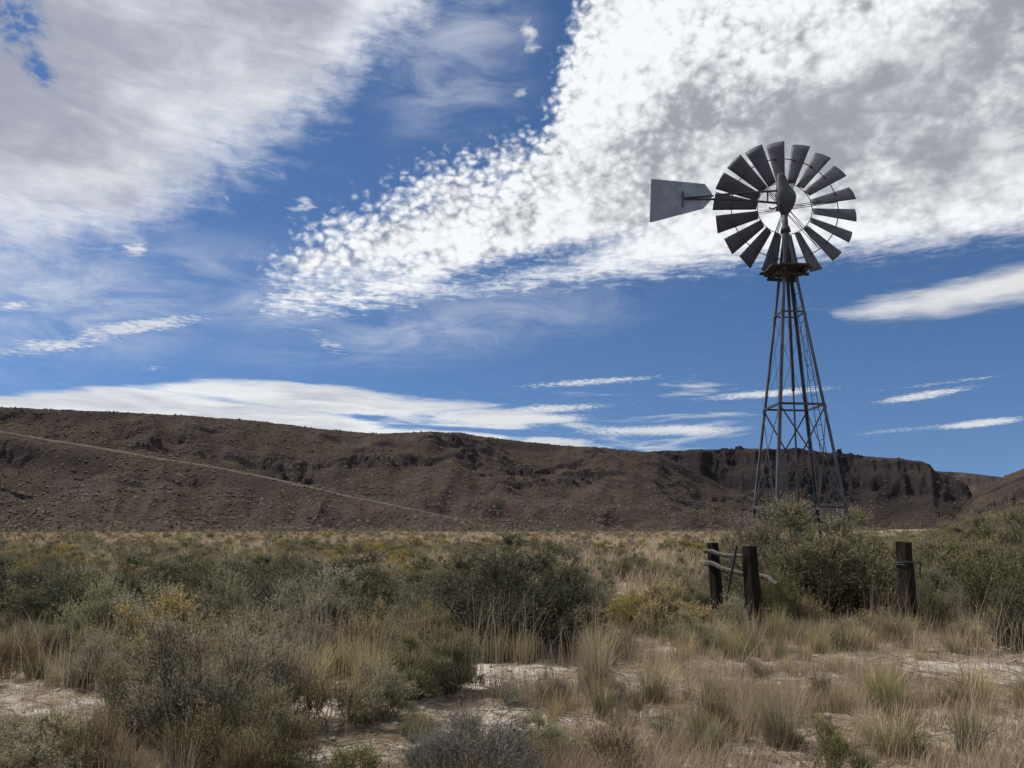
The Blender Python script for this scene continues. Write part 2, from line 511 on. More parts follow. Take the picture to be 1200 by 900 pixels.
def ground_material():
    m, N, out = new_mat('pale sandy soil')
    tc = N.node('ShaderNodeTexCoord'); P = tc.outputs['Object']
    n1 = N.noise(P, .55, 6, .62, .3); n2 = N.noise(P, 3.2, 6, .65, .4); n3 = N.noise(P, 22, 5, .7); n4 = N.noise(P, .07, 5, .6)
    mp = N.node('ShaderNodeMapping'); mp.inputs['Rotation'].default_value = (0, 0, .3); mp.inputs['Scale'].default_value = (1, 2.6, 1)
    N.put(mp.inputs['Vector'], P)
    crack = N.noise(mp.outputs[0], 2.6, 7, .7, 1.2)
    sand = N.mix(n3, (.40, .365, .325), (.53, .49, .445))
    sand = N.mix(N.step(n2, .35, .7), sand, (.45, .40, .345))
    litter = N.mix(n3, (.11, .082, .058), (.27, .215, .15))
    lm = N.step(N.m('ADD', N.m('MULTIPLY', n1, .9), N.m('ADD', N.m('MULTIPLY', n2, .6), N.m('MULTIPLY', n3, .35))), .72, 1.0)
    line = N.m('MULTIPLY', N.step(N.m('ABSOLUTE', N.m('SUBTRACT', crack, .5)), .0, .05, 1, 0), N.step(n1, .4, .65, .1, .6))
    near = N.mix(N.m('MAXIMUM', lm, line), sand, litter)
    far = N.mix(N.step(n4, .35, .65), (.27, .215, .125), (.22, .185, .105))
    far = N.mix(N.step(n2, .4, .7), far, (.34, .27, .16))
    d = N.vm('LENGTH', P)
    c = N.mix(N.step(N.m('ADD', d, N.m('MULTIPLY', N.m('SUBTRACT', n1, .5), 14)), 17, 34), near, far)
    bump = N.m('ADD', N.m('MULTIPLY', n2, .8), N.m('ADD', N.m('MULTIPLY', n3, .25), N.m('MULTIPLY', N.m('SUBTRACT', 1, line), .35)))
    principled(N, out, c, .95, 0, bump, .9, .06, .1)
    return m


def build_ground():
    rs = np.concatenate([[0.01], np.geomspace(.6, 40, 170), np.geomspace(42, 6000, 70)])
    az = np.radians(np.concatenate([np.linspace(-42, 42, 300), np.linspace(45, 315, 70)]))
    R, T = np.meshgrid(rs, az, indexing='ij')
    Xg = R * np.sin(T); Yg = R * np.cos(T)
    Zg = ground_h(Xg, Yg)
    rough = .035 * fbm(Xg * 2.3, Yg * 2.3, 4, .6) * sstep(45, 25, R) if False else .035 * fbm(Xg * 2.3, Yg * 2.3, 4, .6) * (1 - sstep(20, 40, R))
    Zg = Zg + rough
    nr, na = R.shape
    i, j = np.meshgrid(np.arange(nr - 1), np.arange(na), indexing='ij')
    j2 = (j + 1) % na
    q = np.stack([i * na + j, (i + 1) * na + j, (i + 1) * na + j2, i * na + j2], -1).reshape(-1, 4)[:, ::-1]
    me = mesh_np('ground', np.stack([Xg, Yg, Zg], -1).reshape(-1, 3), [q], mats=[ground_material()], smooth=True)
    o = link('ground', me); tag(o, kind='structure')


build_ground()

# ------------------------------------------------------------------ hills
def hill_material(name, tint=(1, 1, 1), pale=.5):
    m, N, out = new_mat(name)
    tc = N.node('ShaderNodeTexCoord'); P = tc.outputs['Object']
    geo = N.node('ShaderNodeNewGeometry')
    sz = N.node('ShaderNodeSeparateXYZ'); N.l.new(geo.outputs['True Normal'], sz.inputs[0])
    n1 = N.noise(P, .012, 6, .6, .4); n2 = N.noise(P, .06, 6, .65); n3 = N.noise(P, .35, 5, .7); n4 = N.noise(P, 1.3, 4, .7)
    soil = N.mix(N.step(n1, .38, .62), (.10, .078, .068), (.155, .118, .09))
    soil = N.mix(N.m('MULTIPLY', N.step(n2, .48, .72), pale), soil, (.235, .185, .125))
    soil = N.mix(N.step(n3, .5, .68), soil, (.062, .054, .046))
    soil = N.mix(N.m('MULTIPLY', N.step(n4, .52, .7), .55), soil, (.05, .046, .037))
    rock = N.mix(n3, (.045, .04, .04), (.098, .083, .077))
    slope = N.m('ADD', sz.outputs[2], N.m('MULTIPLY', N.m('SUBTRACT', n2, .5), .35))
    at = N.node('ShaderNodeAttribute'); at.attribute_name = 'rock'
    rk = N.step(N.m('ADD', at.outputs['Fac'], N.m('MULTIPLY', N.m('SUBTRACT', n2, .5), 1.5)), .35, .7)
    c = N.mix(N.m('MAXIMUM', N.step(slope, .62, .82, 1, 0), rk), soil, rock)
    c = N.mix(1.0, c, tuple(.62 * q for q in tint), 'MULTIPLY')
    principled(N, out, c, .95, 0, N.m('ADD', n3, N.m('MULTIPLY', n4, .5)), 1.0, 1.4, .05)
    return m


def build_ridge(name, sky_pts, px0, px1, rb, rc, prof, seed, mat, n_az=420, n_t=130, gully=6.0, outcrop=5.0, cliff=0.0, back=260.0, tail=1.0, track=None):
    """A hill between two azimuths: skyline from the photograph, foot at distance rb(px) and crest at rc(px)."""
    pts = sorted(sky_pts)
    pxs = np.linspace(px0, px1, n_az)
    spy = np.interp(pxs, [p[0] for p in pts], [p[1] for p in pts]) + .9 * fbm(pxs * .035 + seed, pxs * 0, 4, .6)
    azs = np.empty(n_az); els = np.empty(n_az)
    for k in range(n_az):
        azs[k], els[k] = azel(pxs[k], spy[k])
    RB = np.array([rb(p) for p in pxs]); RC = np.array([rc(p) for p in pxs])
    t = np.concatenate([np.linspace(0, 1, n_t), np.linspace(1.02, 2, 14)])
    H = np.maximum(EYE + RC * np.tan(np.radians(els)), .2)
    T, Az = np.meshgrid(t, np.radians(azs), indexing='ij')
    ti = np.minimum(T, 1)
    R = RB[None] + (RC - RB)[None] * ti + back * np.maximum(T - 1, 0)
    s = np.interp(ti, [p[0] for p in prof], [p[1] for p in prof])
    Xh = R * np.sin(Az); Yh = R * np.cos(Az)
    win = sstep(0, .15, ti) * (1 - sstep(.93, 1.0, ti))
    arc = Az * RC.mean()
    if track:
        a_t = np.array([azel(*p) for p in track]); el_t = np.interp(np.degrees(Az), a_t[:, 0], a_t[:, 1])
        el0 = np.degrees(np.arctan2(H[None] * s - EYE, R))
        win = win * (1 - .93 * (1 - sstep(.12, .75, np.abs(el0 - el_t))) * (Az < radians(a_t[-1, 0])))
    g = 1 - np.abs(fbm(arc * .012 + seed, ti * 1.1 + seed, 4, .5)) * 2.4
    Z = H[None] * s
    Z = Z - gully * win * (1 - g) * np.minimum(H / 25.0, 1)[None]
    n = fbm(Xh * .03 + seed, Yh * .03, 5, .55)
    Z = Z + win * (3.0 * n + 1.1 * fbm(Xh * .11 + seed, Yh * .11, 4, .6) * np.minimum(H / 25.0, 1)[None])
    # rock outcrops: steps that stand out of the slope near the rim
    om = (win / np.maximum(sstep(0, .15, ti) * (1 - sstep(.93, 1.0, ti)), 1e-6)) * sstep(-.1, .22, fbm(arc * .013 + 3 * seed, ti * 3 + 5, 3, .55)) * sstep(.42, .6, ti) * (1 - sstep(.93, .99, ti))
    stepn = fbm(arc * .075 + seed, ti * 15, 5, .65) - .08
    Z = Z + outcrop * om * (sstep(-.05, .08, stepn) - .4)
    Z = Z + outcrop * .25 * om * fbm(arc * .2, ti * 40, 3, .6)
    # rock ledges running along the slope
    lg = 7.5 * ti + .9 * fbm(arc * .008 + seed, ti * 1.5, 4, .55)
    lf_ = lg - np.floor(lg)
    lm_ = (win / np.maximum(sstep(0, .15, ti) * (1 - sstep(.93, 1.0, ti)), 1e-6)) * sstep(.02, .3, fbm(arc * .02 - seed, ti * 2.5 + 9, 3, .55)) * sstep(.3, .5, ti) * (1 - sstep(.93, .99, ti))
    Z = Z + lm_ * 2.6 * (sstep(.35, .5, lf_) - lf_)
    cm_a = .75 * lm_ * sstep(.3, .42, lf_) * (1 - sstep(.5, .62, lf_))
    if cliff:
        cm = sstep(.55, .75, ti) * (1 - sstep(.985, 1.0, ti)); tj = ti + .10 * fbm(arc * .012, ti * 0 + 2, 4, .6); cm_a = np.maximum(cm_a, .62 * sstep(.62, .70, tj) * (1 - sstep(.90, .97, ti)) * (.75 + .6 * fbm(arc * .02, ti * 8, 3)))
        col_n = np.abs(fbm(arc * .014 + 7 * seed, ti * .7, 4, .55)) * 2 + .35 * np.abs(fbm(arc * .07, ti * 3.0, 3, .6))
        R = R + cm * cliff * (col_n - .5)
        Xh = R * np.sin(Az); Yh = R * np.cos(Az)
    Z = Z + .45 * fbm(arc * .15, ti * 30, 3, .6) * (ti > .9)
    Z = np.where(T > 1, Z - (T - 1) * 6 * tail, Z)
    Z = np.where(T <= 0.0001, -2.0, Z)
    nt, na = T.shape
    i, j = np.meshgrid(np.arange(nt - 1), np.arange(na - 1), indexing='ij')
    q = np.stack([i * na + j, i * na + j + 1, (i + 1) * na + j + 1, (i + 1) * na + j], -1).reshape(-1, 4)
    V = np.stack([Xh, Yh, Z], -1)
    me = mesh_np(name, V.reshape(-1, 3), [q], mats=[mat], attrs={'rock': (om * (.85 * sstep(-.05, .1, stepn)) + cm_a).ravel()})
    o = link(name, me); tag(o, kind='structure')
    return dict(V=V, az=azs, nt=n_t, px=pxs, H=H)


TRACK = [(-60, 497), (0, 507), (60, 517), (125, 527), (190, 539), (250, 548), (310, 560), (360, 571), (415, 584), (470, 595), (520, 606), (575, 618)]
PROF_SLOPE = [(0, 0), (.2, .10), (.45, .32), (.7, .60), (.80, .735), (.86, .85), (.92, .94), (1, 1)]
PROF_MESA = [(0, 0), (.3, .14), (.55, .36), (.66, .50), (.71, .64), (.78, .76), (.83, .83), (.88, .95), (.93, .985), (1, 1)]
HM = hill_material('dry hillside', (.73, .70, .77))
HM2 = hill_material('basalt mesa', (.50, .51, .60), .3)
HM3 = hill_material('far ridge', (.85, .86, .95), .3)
HM4 = hill_material('right hill', (.74, .71, .74), .5)

RIDGE = build_ridge('hill', [(-900, 500), (-500, 470), (-200, 468), (0, 477), (120, 482), (220, 487), (300, 493), (380, 503), (440, 508), (500, 506), (540, 507), (560, 511), (610, 517), (660, 522), (720, 526),
                             (770, 531), (815, 552), (850, 571), (900, 590), (950, 607), (1000, 617), (1040, 621)],
                    -700, 1040, lambda p: 250 + max(0, (p - 500)) * .28, lambda p: 500 + .12 * p + max(0, p - 500) * .25, PROF_SLOPE, 1.7, HM, n_az=900, n_t=190, gully=7.5, outcrop=3.4, track=TRACK)
MESA = build_ridge('mesa', [(560, 560), (690, 535), (750, 530), (800, 528), (870, 526), (930, 528), (980, 531), (1040, 537), (1080, 541), (1090, 545), (1096, 553), (1120, 560), (1134, 569), (1142, 585), (1150, 604), (1165, 620)],
                   600, 1165, lambda p: 640 + .05 * (p - 900), lambda p: 860 + .02 * (p - 900), PROF_MESA, 4.1, HM2, n_az=420, n_t=150, gully=4, outcrop=5, cliff=26, back=500)
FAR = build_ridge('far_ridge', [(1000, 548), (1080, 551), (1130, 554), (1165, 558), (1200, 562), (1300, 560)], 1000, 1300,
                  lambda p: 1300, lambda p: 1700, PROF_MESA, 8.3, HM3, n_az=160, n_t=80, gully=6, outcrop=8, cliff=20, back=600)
RHILL = build_ridge('right_hill', [(1105, 622), (1125, 600), (1140, 580), (1152, 571), (1168, 562), (1185, 555), (1200, 549), (1260, 535), (1400, 520), (1700, 540)], 1105, 1700,
                    lambda p: 560, lambda p: 760, PROF_SLOPE, 6.2, HM4, n_az=260, n_t=110, gully=4, outcrop=4)


def on_ridge(Rg, px, py):
    """first point of a hill that a sight line meets"""
    a, e = azel(px, py)
    k = np.interp(a, Rg['az'], np.arange(len(Rg['az']))); k0 = int(k); f = k - k0; k1 = min(k0 + 1, len(Rg['az']) - 1)
    c = Rg['V'][:Rg['nt'], k0] * (1 - f) + Rg['V'][:Rg['nt'], k1] * f
    el = np.degrees(np.arctan2(c[:, 2] - EYE, np.hypot(c[:, 0], c[:, 1])))
    i = int(np.argmax(el >= e)) if (el >= e).any() else len(el) - 1
    return c[i]


def build_track():
    m, N, out = new_mat('bare track soil')
    tc = N.node('ShaderNodeTexCoord')
    n = N.noise(tc.outputs['Object'], .3, 6, .7)
    principled(N, out, N.mix(N.step(n, .35, .7), (.135, .107, .083), (.075, .06, .05)), .95, spec=.05)
    pts = TRACK
    xs = np.linspace(-60, 575, 260)
    ys = np.interp(xs, [p[0] for p in pts], [p[1] for p in pts]) + .8 * fbm(xs * .03, xs * 0, 3)
    C = np.array([on_ridge(RIDGE, x, y) for x, y in zip(xs, ys)])
    for _ in range(12):
        C[1:-1] = (C[:-2] + C[1:-1] * 2 + C[2:]) / 4
    wdt = 1.6 * (1.25 - 1.0 * sstep(200, 560, xs)) * (.75 + .5 * fbm(xs * .05, xs * 0 + 4, 3))
    up = np.stack([C[:, 0] * 0, C[:, 1] * 0 + 1.0, C[:, 2] * 0 + .28], -1)   # across the slope, uphill
    rows = [C - up * wdt[:, None] * 1.0 + (0, 0, -.3), C - up * wdt[:, None] * .5 + (0, 0, .3), C + up * wdt[:, None] * .5 + (0, 0, .4), C + up * wdt[:, None] * 1.0 + (0, 0, -.2)]
    V = np.stack(rows, 1).reshape(-1, 3); n_ = len(C)
    i, j = np.meshgrid(np.arange(n_ - 1), np.arange(3), indexing='ij')
    q = np.stack([i * 4 + j, (i + 1) * 4 + j, (i + 1) * 4 + j + 1, i * 4 + j + 1], -1).reshape(-1, 4)
    o = link('dirt_track', mesh_np('dirt_track', V, [q], mats=[m])); tag(o, kind='structure')


build_track()


def build_hill_scrub():
    """thousands of low bushes dotted over the slopes"""
    m, N, out = new_mat('hill scrub')
    geo = N.node('ShaderNodeNewGeometry')
    c = N.mix(geo.outputs['Random Per Island'], (.028, .027, .022), (.095, .08, .055))
    principled(N, out, c, .95, spec=.05)
    rng = np.random.default_rng(3)
    vs = []; fs = []; base = 0
    unit = np.array([(1, 0, 0), (0, 1, 0), (-1, 0, 0), (0, -1, 0), (0, 0, 1)], float)
    tri = np.array([(0, 1, 4), (1, 2, 4), (2, 3, 4), (3, 0, 4)])
    for Rg, n, s0 in ((RIDGE, 70000, .72), (MESA, 7000, .9), (RHILL, 7000, .8)):
        V = Rg['V']; nt = Rg['nt'] + 3; na = V.shape[1]
        a = rng.random(n) * (na - 1.01); t = 1 + rng.random(n) ** 1.25 * (nt - 3)
        i = t.astype(int); j = a.astype(int); u = (t - i)[:, None]; v = (a - j)[:, None]
        P = (V[i, j] * (1 - u) + V[i + 1, j] * u) * (1 - v) + (V[i, j + 1] * (1 - u) + V[i + 1, j + 1] * u) * v
        keep = fbm(P[:, 0] * .02, P[:, 1] * .02, 3) + rng.random(n) * .9 > .25
        P = P[keep]; n = len(P)
        s = s0 * (.3 + 1.1 * rng.random(n) ** 2.5)[:, None, None]
        U = unit[None] * (rng.uniform(.6, 1.4, (n, 5, 1))) + rng.normal(0, .12, (n, 5, 3))
        U = U * s * np.array((1, 1, .85))
        vs.append((P[:, None] + U + (0, 0, .05)).reshape(-1, 3))
        fs.append((tri[None] + (np.arange(n) * 5)[:, None, None] + base).reshape(-1, 3)); base += n * 5
    o = link('hill_scrub', mesh_np('hill_scrub', np.concatenate(vs), [np.concatenate(fs)], mats=[m]))
    tag(o, 'low dark scrub dotted over the brown hillsides', 'scrub', kind='stuff')


build_hill_scrub()

# ------------------------------------------------------------------ windmill
def steel_material(name, c0, c1, rough=.5, metal=.55, rust=.25):
    m, N, out = new_mat(name)
    tc = N.node('ShaderNodeTexCoord'); P = tc.outputs['Object']
    oi = N.node('ShaderNodeObjectInfo')
    P = N.vm('ADD', P, N.comb(N.m('MULTIPLY', oi.outputs['Random'], 37.0), 0, 0))
    n1 = N.noise(P, 3, 6, .6); n2 = N.noise(P, 18, 5, .65)
    c = N.mix(N.step(n1, .3, .7), c0, c1)
    c = N.mix(N.m('MULTIPLY', N.step(n2, .52, .72), rust), c, (.10, .055, .035))
    principled(N, out, c, N.lin(n2, .3, .7, rough - .1, rough + .15), metal, n2, .15, .01, .4)
    return m


GALV = steel_material('weathered galvanised steel', (.045, .05, .062), (.085, .094, .115), .6, .25, .10)
DARK = steel_material('dark weathered steel', (.032, .034, .041), (.058, .063, .078), .6, .3, .12)
BLADE = steel_material('grey blade sheet', (.052, .055, .074), (.08, .083, .108), .6, .25, .1)
VANE = steel_material('zinc tail sheet', (.15, .175, .225), (.23, .26, .32), .5, .2, .06)
WOOD_DK = steel_material('old platform planks', (.022, .019, .019), (.05, .042, .038), .85, 0, .2)


def build_windmill():
    Yd = 19.0
    b = at_depth(935, 618, Yd); bx, by = b[0], Yd
    hub = at_depth(918, 236.5, Yd)
    root = link('farm_windmill', None, loc=(bx, by, float(ground_h(bx, by))))
    gz = root.location.z
    root.rotation_euler = (0, radians(.95), 0)          # the old tower leans a little
    tag(root, 'tall dark steel windmill with eighteen blades and grey tail on a lattice tower', 'windmill')
    pl = at_depth(919, 317, Yd)                       # platform
    ap = at_depth(918.5, 262, Yd)                     # where the legs meet
    ox, oy = bx, by
    # tower axis is vertical at (ox, oy); legs start at ground
    apz = ap[2] - gz; plz = pl[2] - gz
    hz = hub[2] - gz
    phi = radians(24) + atan2(bx, by)
    dirs = [np.array((cos(phi), -sin(phi))), np.array((-sin(phi), -cos(phi))), np.array((-cos(phi), sin(phi))), np.array((sin(phi), cos(phi)))]
    R0 = 1.46

    def leg_r(z):
        return R0 * (1 - z / (apz + .12)) + .02

    def P(k, z):
        d = dirs[k % 4]; r = leg_r(z)
        return np.array((d[0] * r, d[1] * r, z))
    for k in range(4):
        mb = MB()
        d = dirs[k]
        t = np.array((-d[0] - d[1], -d[1] + d[0], 0)); t /= np.linalg.norm(t)     # one flange along each face
        mb.angle(P(k, -.2), P(k, apz - .05), .07, .010, t)
        mb.build('leg', GALV, root)
    z_levels = [at_depth(935, y, Yd)[2] - gz for y in (596, 478, 369)]
    for z in z_levels:
        for k in range(4):
            mb = MB(); mb.angle(P(k, z), P(k + 1, z), .05 if z < 6 else .038, .007, (0, 0, 1)); mb.build('girt', DARK, root)
    z_mid = .5 * (z_levels[0] + z_levels[1])
    for (za, zb, w) in ((z_levels[0], z_levels[1], .034), (z_levels[1], z_levels[2], .010), (.05, z_levels[0], .03)):
        for k in range(4):
            mb = MB()
            for (ka, kb) in ((k, k + 1), (k + 1, k)):
                p0, p1 = P(ka, za), P(kb, zb)
                o_ = .012 if ka == k else -.012
                off = np.array((dirs[k][0] + dirs[(k + 1) % 4][0], dirs[k][1] + dirs[(k + 1) % 4][1], 0)) * o_
                if w > .02: mb.bar(p0 + off, p1 + off, w, .007, (dirs[k][0] + dirs[(k + 1) % 4][0], dirs[k][1] + dirs[(k + 1) % 4][1], 0.001))
                else: mb.tube([p0 + off, p1 + off], w / 2, 5)
            mb.build('cross_brace', DARK, root)
    # platform of planks with an uneven rim, carried by two bearers
    mb = MB(); rng = np.random.default_rng(2)
    a = radians(6); ux = .9 * np.array((cos(a), sin(a), 0)); uy = .9 * np.array((-sin(a), cos(a), 0))
    for i in range(8):
        s = -.52 + i * .148
        for (l0, l1) in (((-.60 + rng.uniform(-.05, .05)) * (1 - .25 * (abs(i - 3.5) > 3)), (.52 + rng.uniform(-.05, .05)) * (1 - .25 * (abs(i - 3.5) > 3))),):
            if i in (3, 4):
                for (m0, m1) in ((l0, -.16), (.16, l1)):
                    mb.bar(ux * m0 + uy * s + (0, 0, plz), ux * m1 + uy * s + (0, 0, plz + rng.uniform(-.01, .01)), .135, .045)
            else:
                mb.bar(ux * l0 + uy * s + (0, 0, plz), ux * l1 + uy * s + (0, 0, plz + rng.uniform(-.012, .012)), .135, .045)
    pf = mb.build('platform', WOOD_DK, root, bevel=.004)
    mb = MB()
    for s in (-.3, .3):
        mb.bar(ux * s - uy * .5 + (0, 0, plz - .075), ux * s + uy * .5 + (0, 0, plz - .075), .07, .1)
    for s in (-.3, .3):
        mb.bar(uy * s - ux * .45 + (0, 0, plz - .16), uy * s + ux * .45 + (0, 0, plz - .16), .06, .07)
    mb.build('bearer', WOOD_DK, pf)
    # mast pipe and stub tower cone
    mb = MB(); mb.tube([(0, 0, plz + .02), (0, 0, apz - .35), (0, 0, apz - .1), (0, 0, hz - .35)], [.10, .095, .075, .07], 12)
    mb.tube([(0, 0, apz - .22), (0, 0, apz - .08)], [.13, .10], 12)
    mb.build('mast', DARK, root, smooth=True)
    # pump rod, wooden upper length and thin pipe below
    zr = at_depth(925, 458, Yd)[2] - gz
    mb = MB(); mb.bar((.02, .02, zr), (.0, 0, plz - .18), .062, .062, (1, 0, 0)); mb.build('pump_rod', WOOD_DK, root)
    mb = MB(); mb.tube([(.02, .02, -.2), (.02, .02, zr + .05)], [.03, .022], 8); mb.build('sucker_rod', DARK, root)
    mb = MB(); mb.tube([(.02, .02, -.2), (.02, .02, z_levels[0] - .3)], .04, 10); mb.build('well_pipe', GALV, root)
    # ladder up the right hand face
    mb = MB()

    def lad(z, s):
        p = P(0, z) * (.5 + s) + P(3, z) * (.5 - s); p[2] = z
        c = np.array((dirs[0][0] + dirs[3][0], dirs[0][1] + dirs[3][1], 0)); return p + c * .03
    zs = np.arange(.5, plz - .3, .36)

    def lad2(z, sgn):
        m_ = (P(0, z) + P(3, z)) / 2; e_ = P(0, z) - P(3, z); e_ /= np.linalg.norm(e_)
        return m_ + e_ * sgn * .15
    for sgn in (-1, 1):
        mb.tube([lad2(zs[0] - .2, sgn), lad2(zs[-1] + .2, sgn)], .009, 5)
    for z in zs:
        mb.tube([lad2(z, -1), lad2(z, 1)], .009, 5)
    mb.build('ladder', DARK, root)

    # ---- gearbox with its sheet metal hood
    hc = np.array((0, 0, hz))
    sc = Yd / FPX * 1.0
    # hood: lathe-like body, oval, leaning to a narrow top
    mb = MB()
    HS = 1.14
    prof = [(-.34, .055, .00, .02), (-.26, .10, .0, .0), (-.14, .17, .02, .0), (.0, .215, .035, .0), (.12, .235, .045, .0), (.22, .215, .035, .0), (.34, .165, .0, .0), (.47, .125, -.03, 0), (.58, .10, -.045, 0), (.66, .07, -.05, 0)]
    n = 14; rings = []
    for z, r, dx, dy in prof:
        rings.append([(dx + HS * r * cos(2 * pi * k / n), dy + .72 * r * sin(2 * pi * k / n), z * HS) for k in range(n)])
    v = [p for r in rings for p in r]
    f = [(i * n + k, i * n + (k + 1) % n, (i + 1) * n + (k + 1) % n, (i + 1) * n + k) for i in range(len(prof) - 1) for k in range(n)]
    f += [tuple(range(n - 1, -1, -1)), tuple((len(prof) - 1) * n + k for k in range(n))]
    mb.add(v, f)
    gb = mb.build('gearbox_hood', DARK, root, loc=tuple(hc), smooth=True)
    mb = MB(); mb.tube([(-.02, .0, -.05), (-.02, .42, -.03)], .06, 10); mb.tube([(-.16, -.02, -.05), (.12, -.02, -.05)], .10, 10)
    mb.tube([(-.2, -.06, -.16), (-.34, -.1, -.24), (-.42, -.1, -.2)], .02, 6)
    mb.build('axle_housing', DARK, gb)

    # ---- wheel: stands behind the mast, faces the camera squarely; turned out of the wind, tail alongside
    Rw = 1.0
    q = at_depth(1002.5, 239, Yd + .42); Rw = (q[0] - at_depth(918.5, 239, Yd + .42)[0]) * .985
    yw = .42
    wc = np.array((0.0, yw, hz - .005))
    yaw = radians(-atan2(bx, by) * 0 + 0)
    turn = radians(1.5)
    ax = np.array((sin(turn * .9), cos(turn * .9), 0)); ex = np.array((cos(turn * .9), -sin(turn * .9), 0)); ez = np.array((0, 0, 1.0))
    wc = np.array((yw * (hub[0] / Yd + .0), yw, hz))

    def W(r, th, d=0.0):
        return ex * r * cos(th) + ez * r * sin(th) + ax * d
    wheel = MB()
    wheel.tube([-ax * .16, ax * .12], [.075, .075], 14)
    wheel.tube([-ax * .13, -ax * .10], [.12, .12], 14)
    for k in range(6):                               # pairs of thin spokes
        th = radians(60 * k + 10)
        for dd, w_ in ((-.12, .035), (.1, -.035)):
            wheel.tube([W(.07, th + w_ * 3, dd), W(Rw * .75, th + w_, 0.02)], .0095, 5)
            wheel.tube([W(.07, th - w_ * 3, dd), W(Rw * .75, th - w_, 0.02)], .0075, 5)
    wh = wheel.build('wheel', DARK, root, loc=tuple(wc))
    for rr, rad in ((.385, .011), (.752, .013)):
        mb = MB(); nn = 54
        c = [W(Rw * rr, 2 * pi * k / nn) for k in range(nn)]
        for k in range(nn):
            mb.tube([c[k], c[(k + 1) % nn]], rad, 5, cap=False)
        mb.build('rim', DARK, wh)
    pitch = radians(24)
    ring_in, ring_out = .392, 1.0
    for k in range(18):
        th0 = radians(20 * k - 5.5)
        nr_, nc_ = 9, 7
        v = []
        pitch = radians(24 + 3.0 * sin(k * 2.7)); th0 += radians(.8 * sin(k * 4.1))
        er = W(1, th0); et = W(1, th0 + pi / 2)
        for i in range(nr_):
            r = Rw * (ring_in + (ring_out - ring_in) * i / (nr_ - 1))
            half = Rw * (.058 + (.128 - .058) * i / (nr_ - 1)) * 1.0
            for j in range(nc_):
                c_ = -1 + 2 * j / (nc_ - 1)
                s_ = c_ * half
                camber = -.10 * half * (1 - c_ * c_)
                chord = et * cos(pitch) + ax * sin(pitch)
                nrm = -et * sin(pitch) + ax * cos(pitch)
                rr = r + (-.05 * half * c_ * c_ if i == nr_ - 1 else 0) + (.03 * half * c_ if i == nr_ - 1 else 0)
                v.append(er * rr + chord * s_ + nrm * camber)
        f = [(i * nc_ + j, i * nc_ + j + 1, (i + 1) * nc_ + j + 1, (i + 1) * nc_ + j) for i in range(nr_ - 1) for j in range(nc_ - 1)]
        mb = MB(); mb.add(v, f)
        # clip straps where the blade meets the rims
        bl = mb.build('blade', BLADE, wh, smooth=True)
        so_ = bl.modifiers.new('sheet', 'SOLIDIFY'); so_.thickness = .004; so_.offset = 0
        mb = MB()
        mb.bar(W(Rw * .752, th0 - .075, .015), W(Rw * .752, th0 + .075, .015), .05, .02, ax)
        mb.build('clip', DARK, wh)
    # ---- tail: boom and vane, in the plane of the wheel
    def tl(px, py):
        p = at_depth(px, py, Yd - .15) - np.array((bx, by, gz)); a = -radians(.95)
        return np.array((p[0] * cos(a) + p[2] * sin(a), p[1], -p[0] * sin(a) + p[2] * cos(a)))
    mb = MB()
    p_up0 = tl(911, 223.5); p_lo0 = tl(911, 238); p_j = tl(836, 229.5)
    mb.tube([p_up0, tl(838, 228.5)], .026, 7); mb.tube([p_lo0, tl(872, 234.6), tl(834, 233.5)], .03, 7)
    mb.tube([tl(899.5, 225), tl(899.5, 238)], .022, 6)
    mb.tube([p_j, tl(802, 233)], .024, 7)
    tb = mb.build('tail_boom', DARK, root)
    mb = MB()
    outl = [(763.0, 210.0), (770, 210.3), (826, 215.8), (834.5, 227.5), (833.5, 234.5), (824, 244.5), (764, 260.2), (761.3, 260)]
    pts = [tl(*p) for p in outl]
    nrm = np.array((0, 1, 0)) * .012
    mb.add([p - nrm for p in pts] + [p + nrm for p in pts], [tuple(range(len(pts))), tuple(range(2 * len(pts) - 1, len(pts) - 1, -1))] + [(k, (k + 1) % len(pts), len(pts) + (k + 1) % len(pts), len(pts) + k) for k in range(len(pts))])
    vane = mb.build('tail_vane', VANE, root)
    vane.rotation_euler = (0, 0, 0)
    mb = MB(); off = np.array((0, -.03, 0))
    mb.bar(tl(800, 224.5) + off, tl(800, 243) + off, .03, .03, (1, 0, 0))
    mb.tube([tl(800, 232.5) + off, tl(836, 229.8) + off], .02, 6)
    mb.tube([tl(800, 234) + off, tl(836, 234) + off], .016, 6)
    mb.build('vane_strap', DARK, vane)


build_windmill()

# ------------------------------------------------------------------ old corral fence
def wood_material(name, c0, c1):
    m, N, out = new_mat(name)
    tc = N.node('ShaderNodeTexCoord'); P = tc.outputs['Object']
    mp = N.node('ShaderNodeMapping'); mp.inputs['Scale'].default_value = (9, 9, 1.1); N.put(mp.inputs['Vector'], P)
    n1 = N.noise(mp.outputs[0], 3, 6, .65, .6); n2 = N.noise(P, 2.2, 4, .6)
    c = N.mix(N.step(n1, .3, .7), c0, c1)
    c = N.mix(N.m('MULTIPLY', N.step(n2, .45, .7), .5), c, tuple(.6 * x for x in c0))
    principled(N, out, c, .9, 0, n1, .8, .02, .1)
    return m


POST_M = wood_material('tarred old post wood', (.008, .007, .006), (.022, .018, .016))
POST_R = wood_material('brown old post wood', (.013, .010, .0085), (.035, .027, .023))
RAIL_M = wood_material('grey weathered rail', (.07, .062, .055), (.16, .145, .13))
rngf = np.random.default_rng(8)


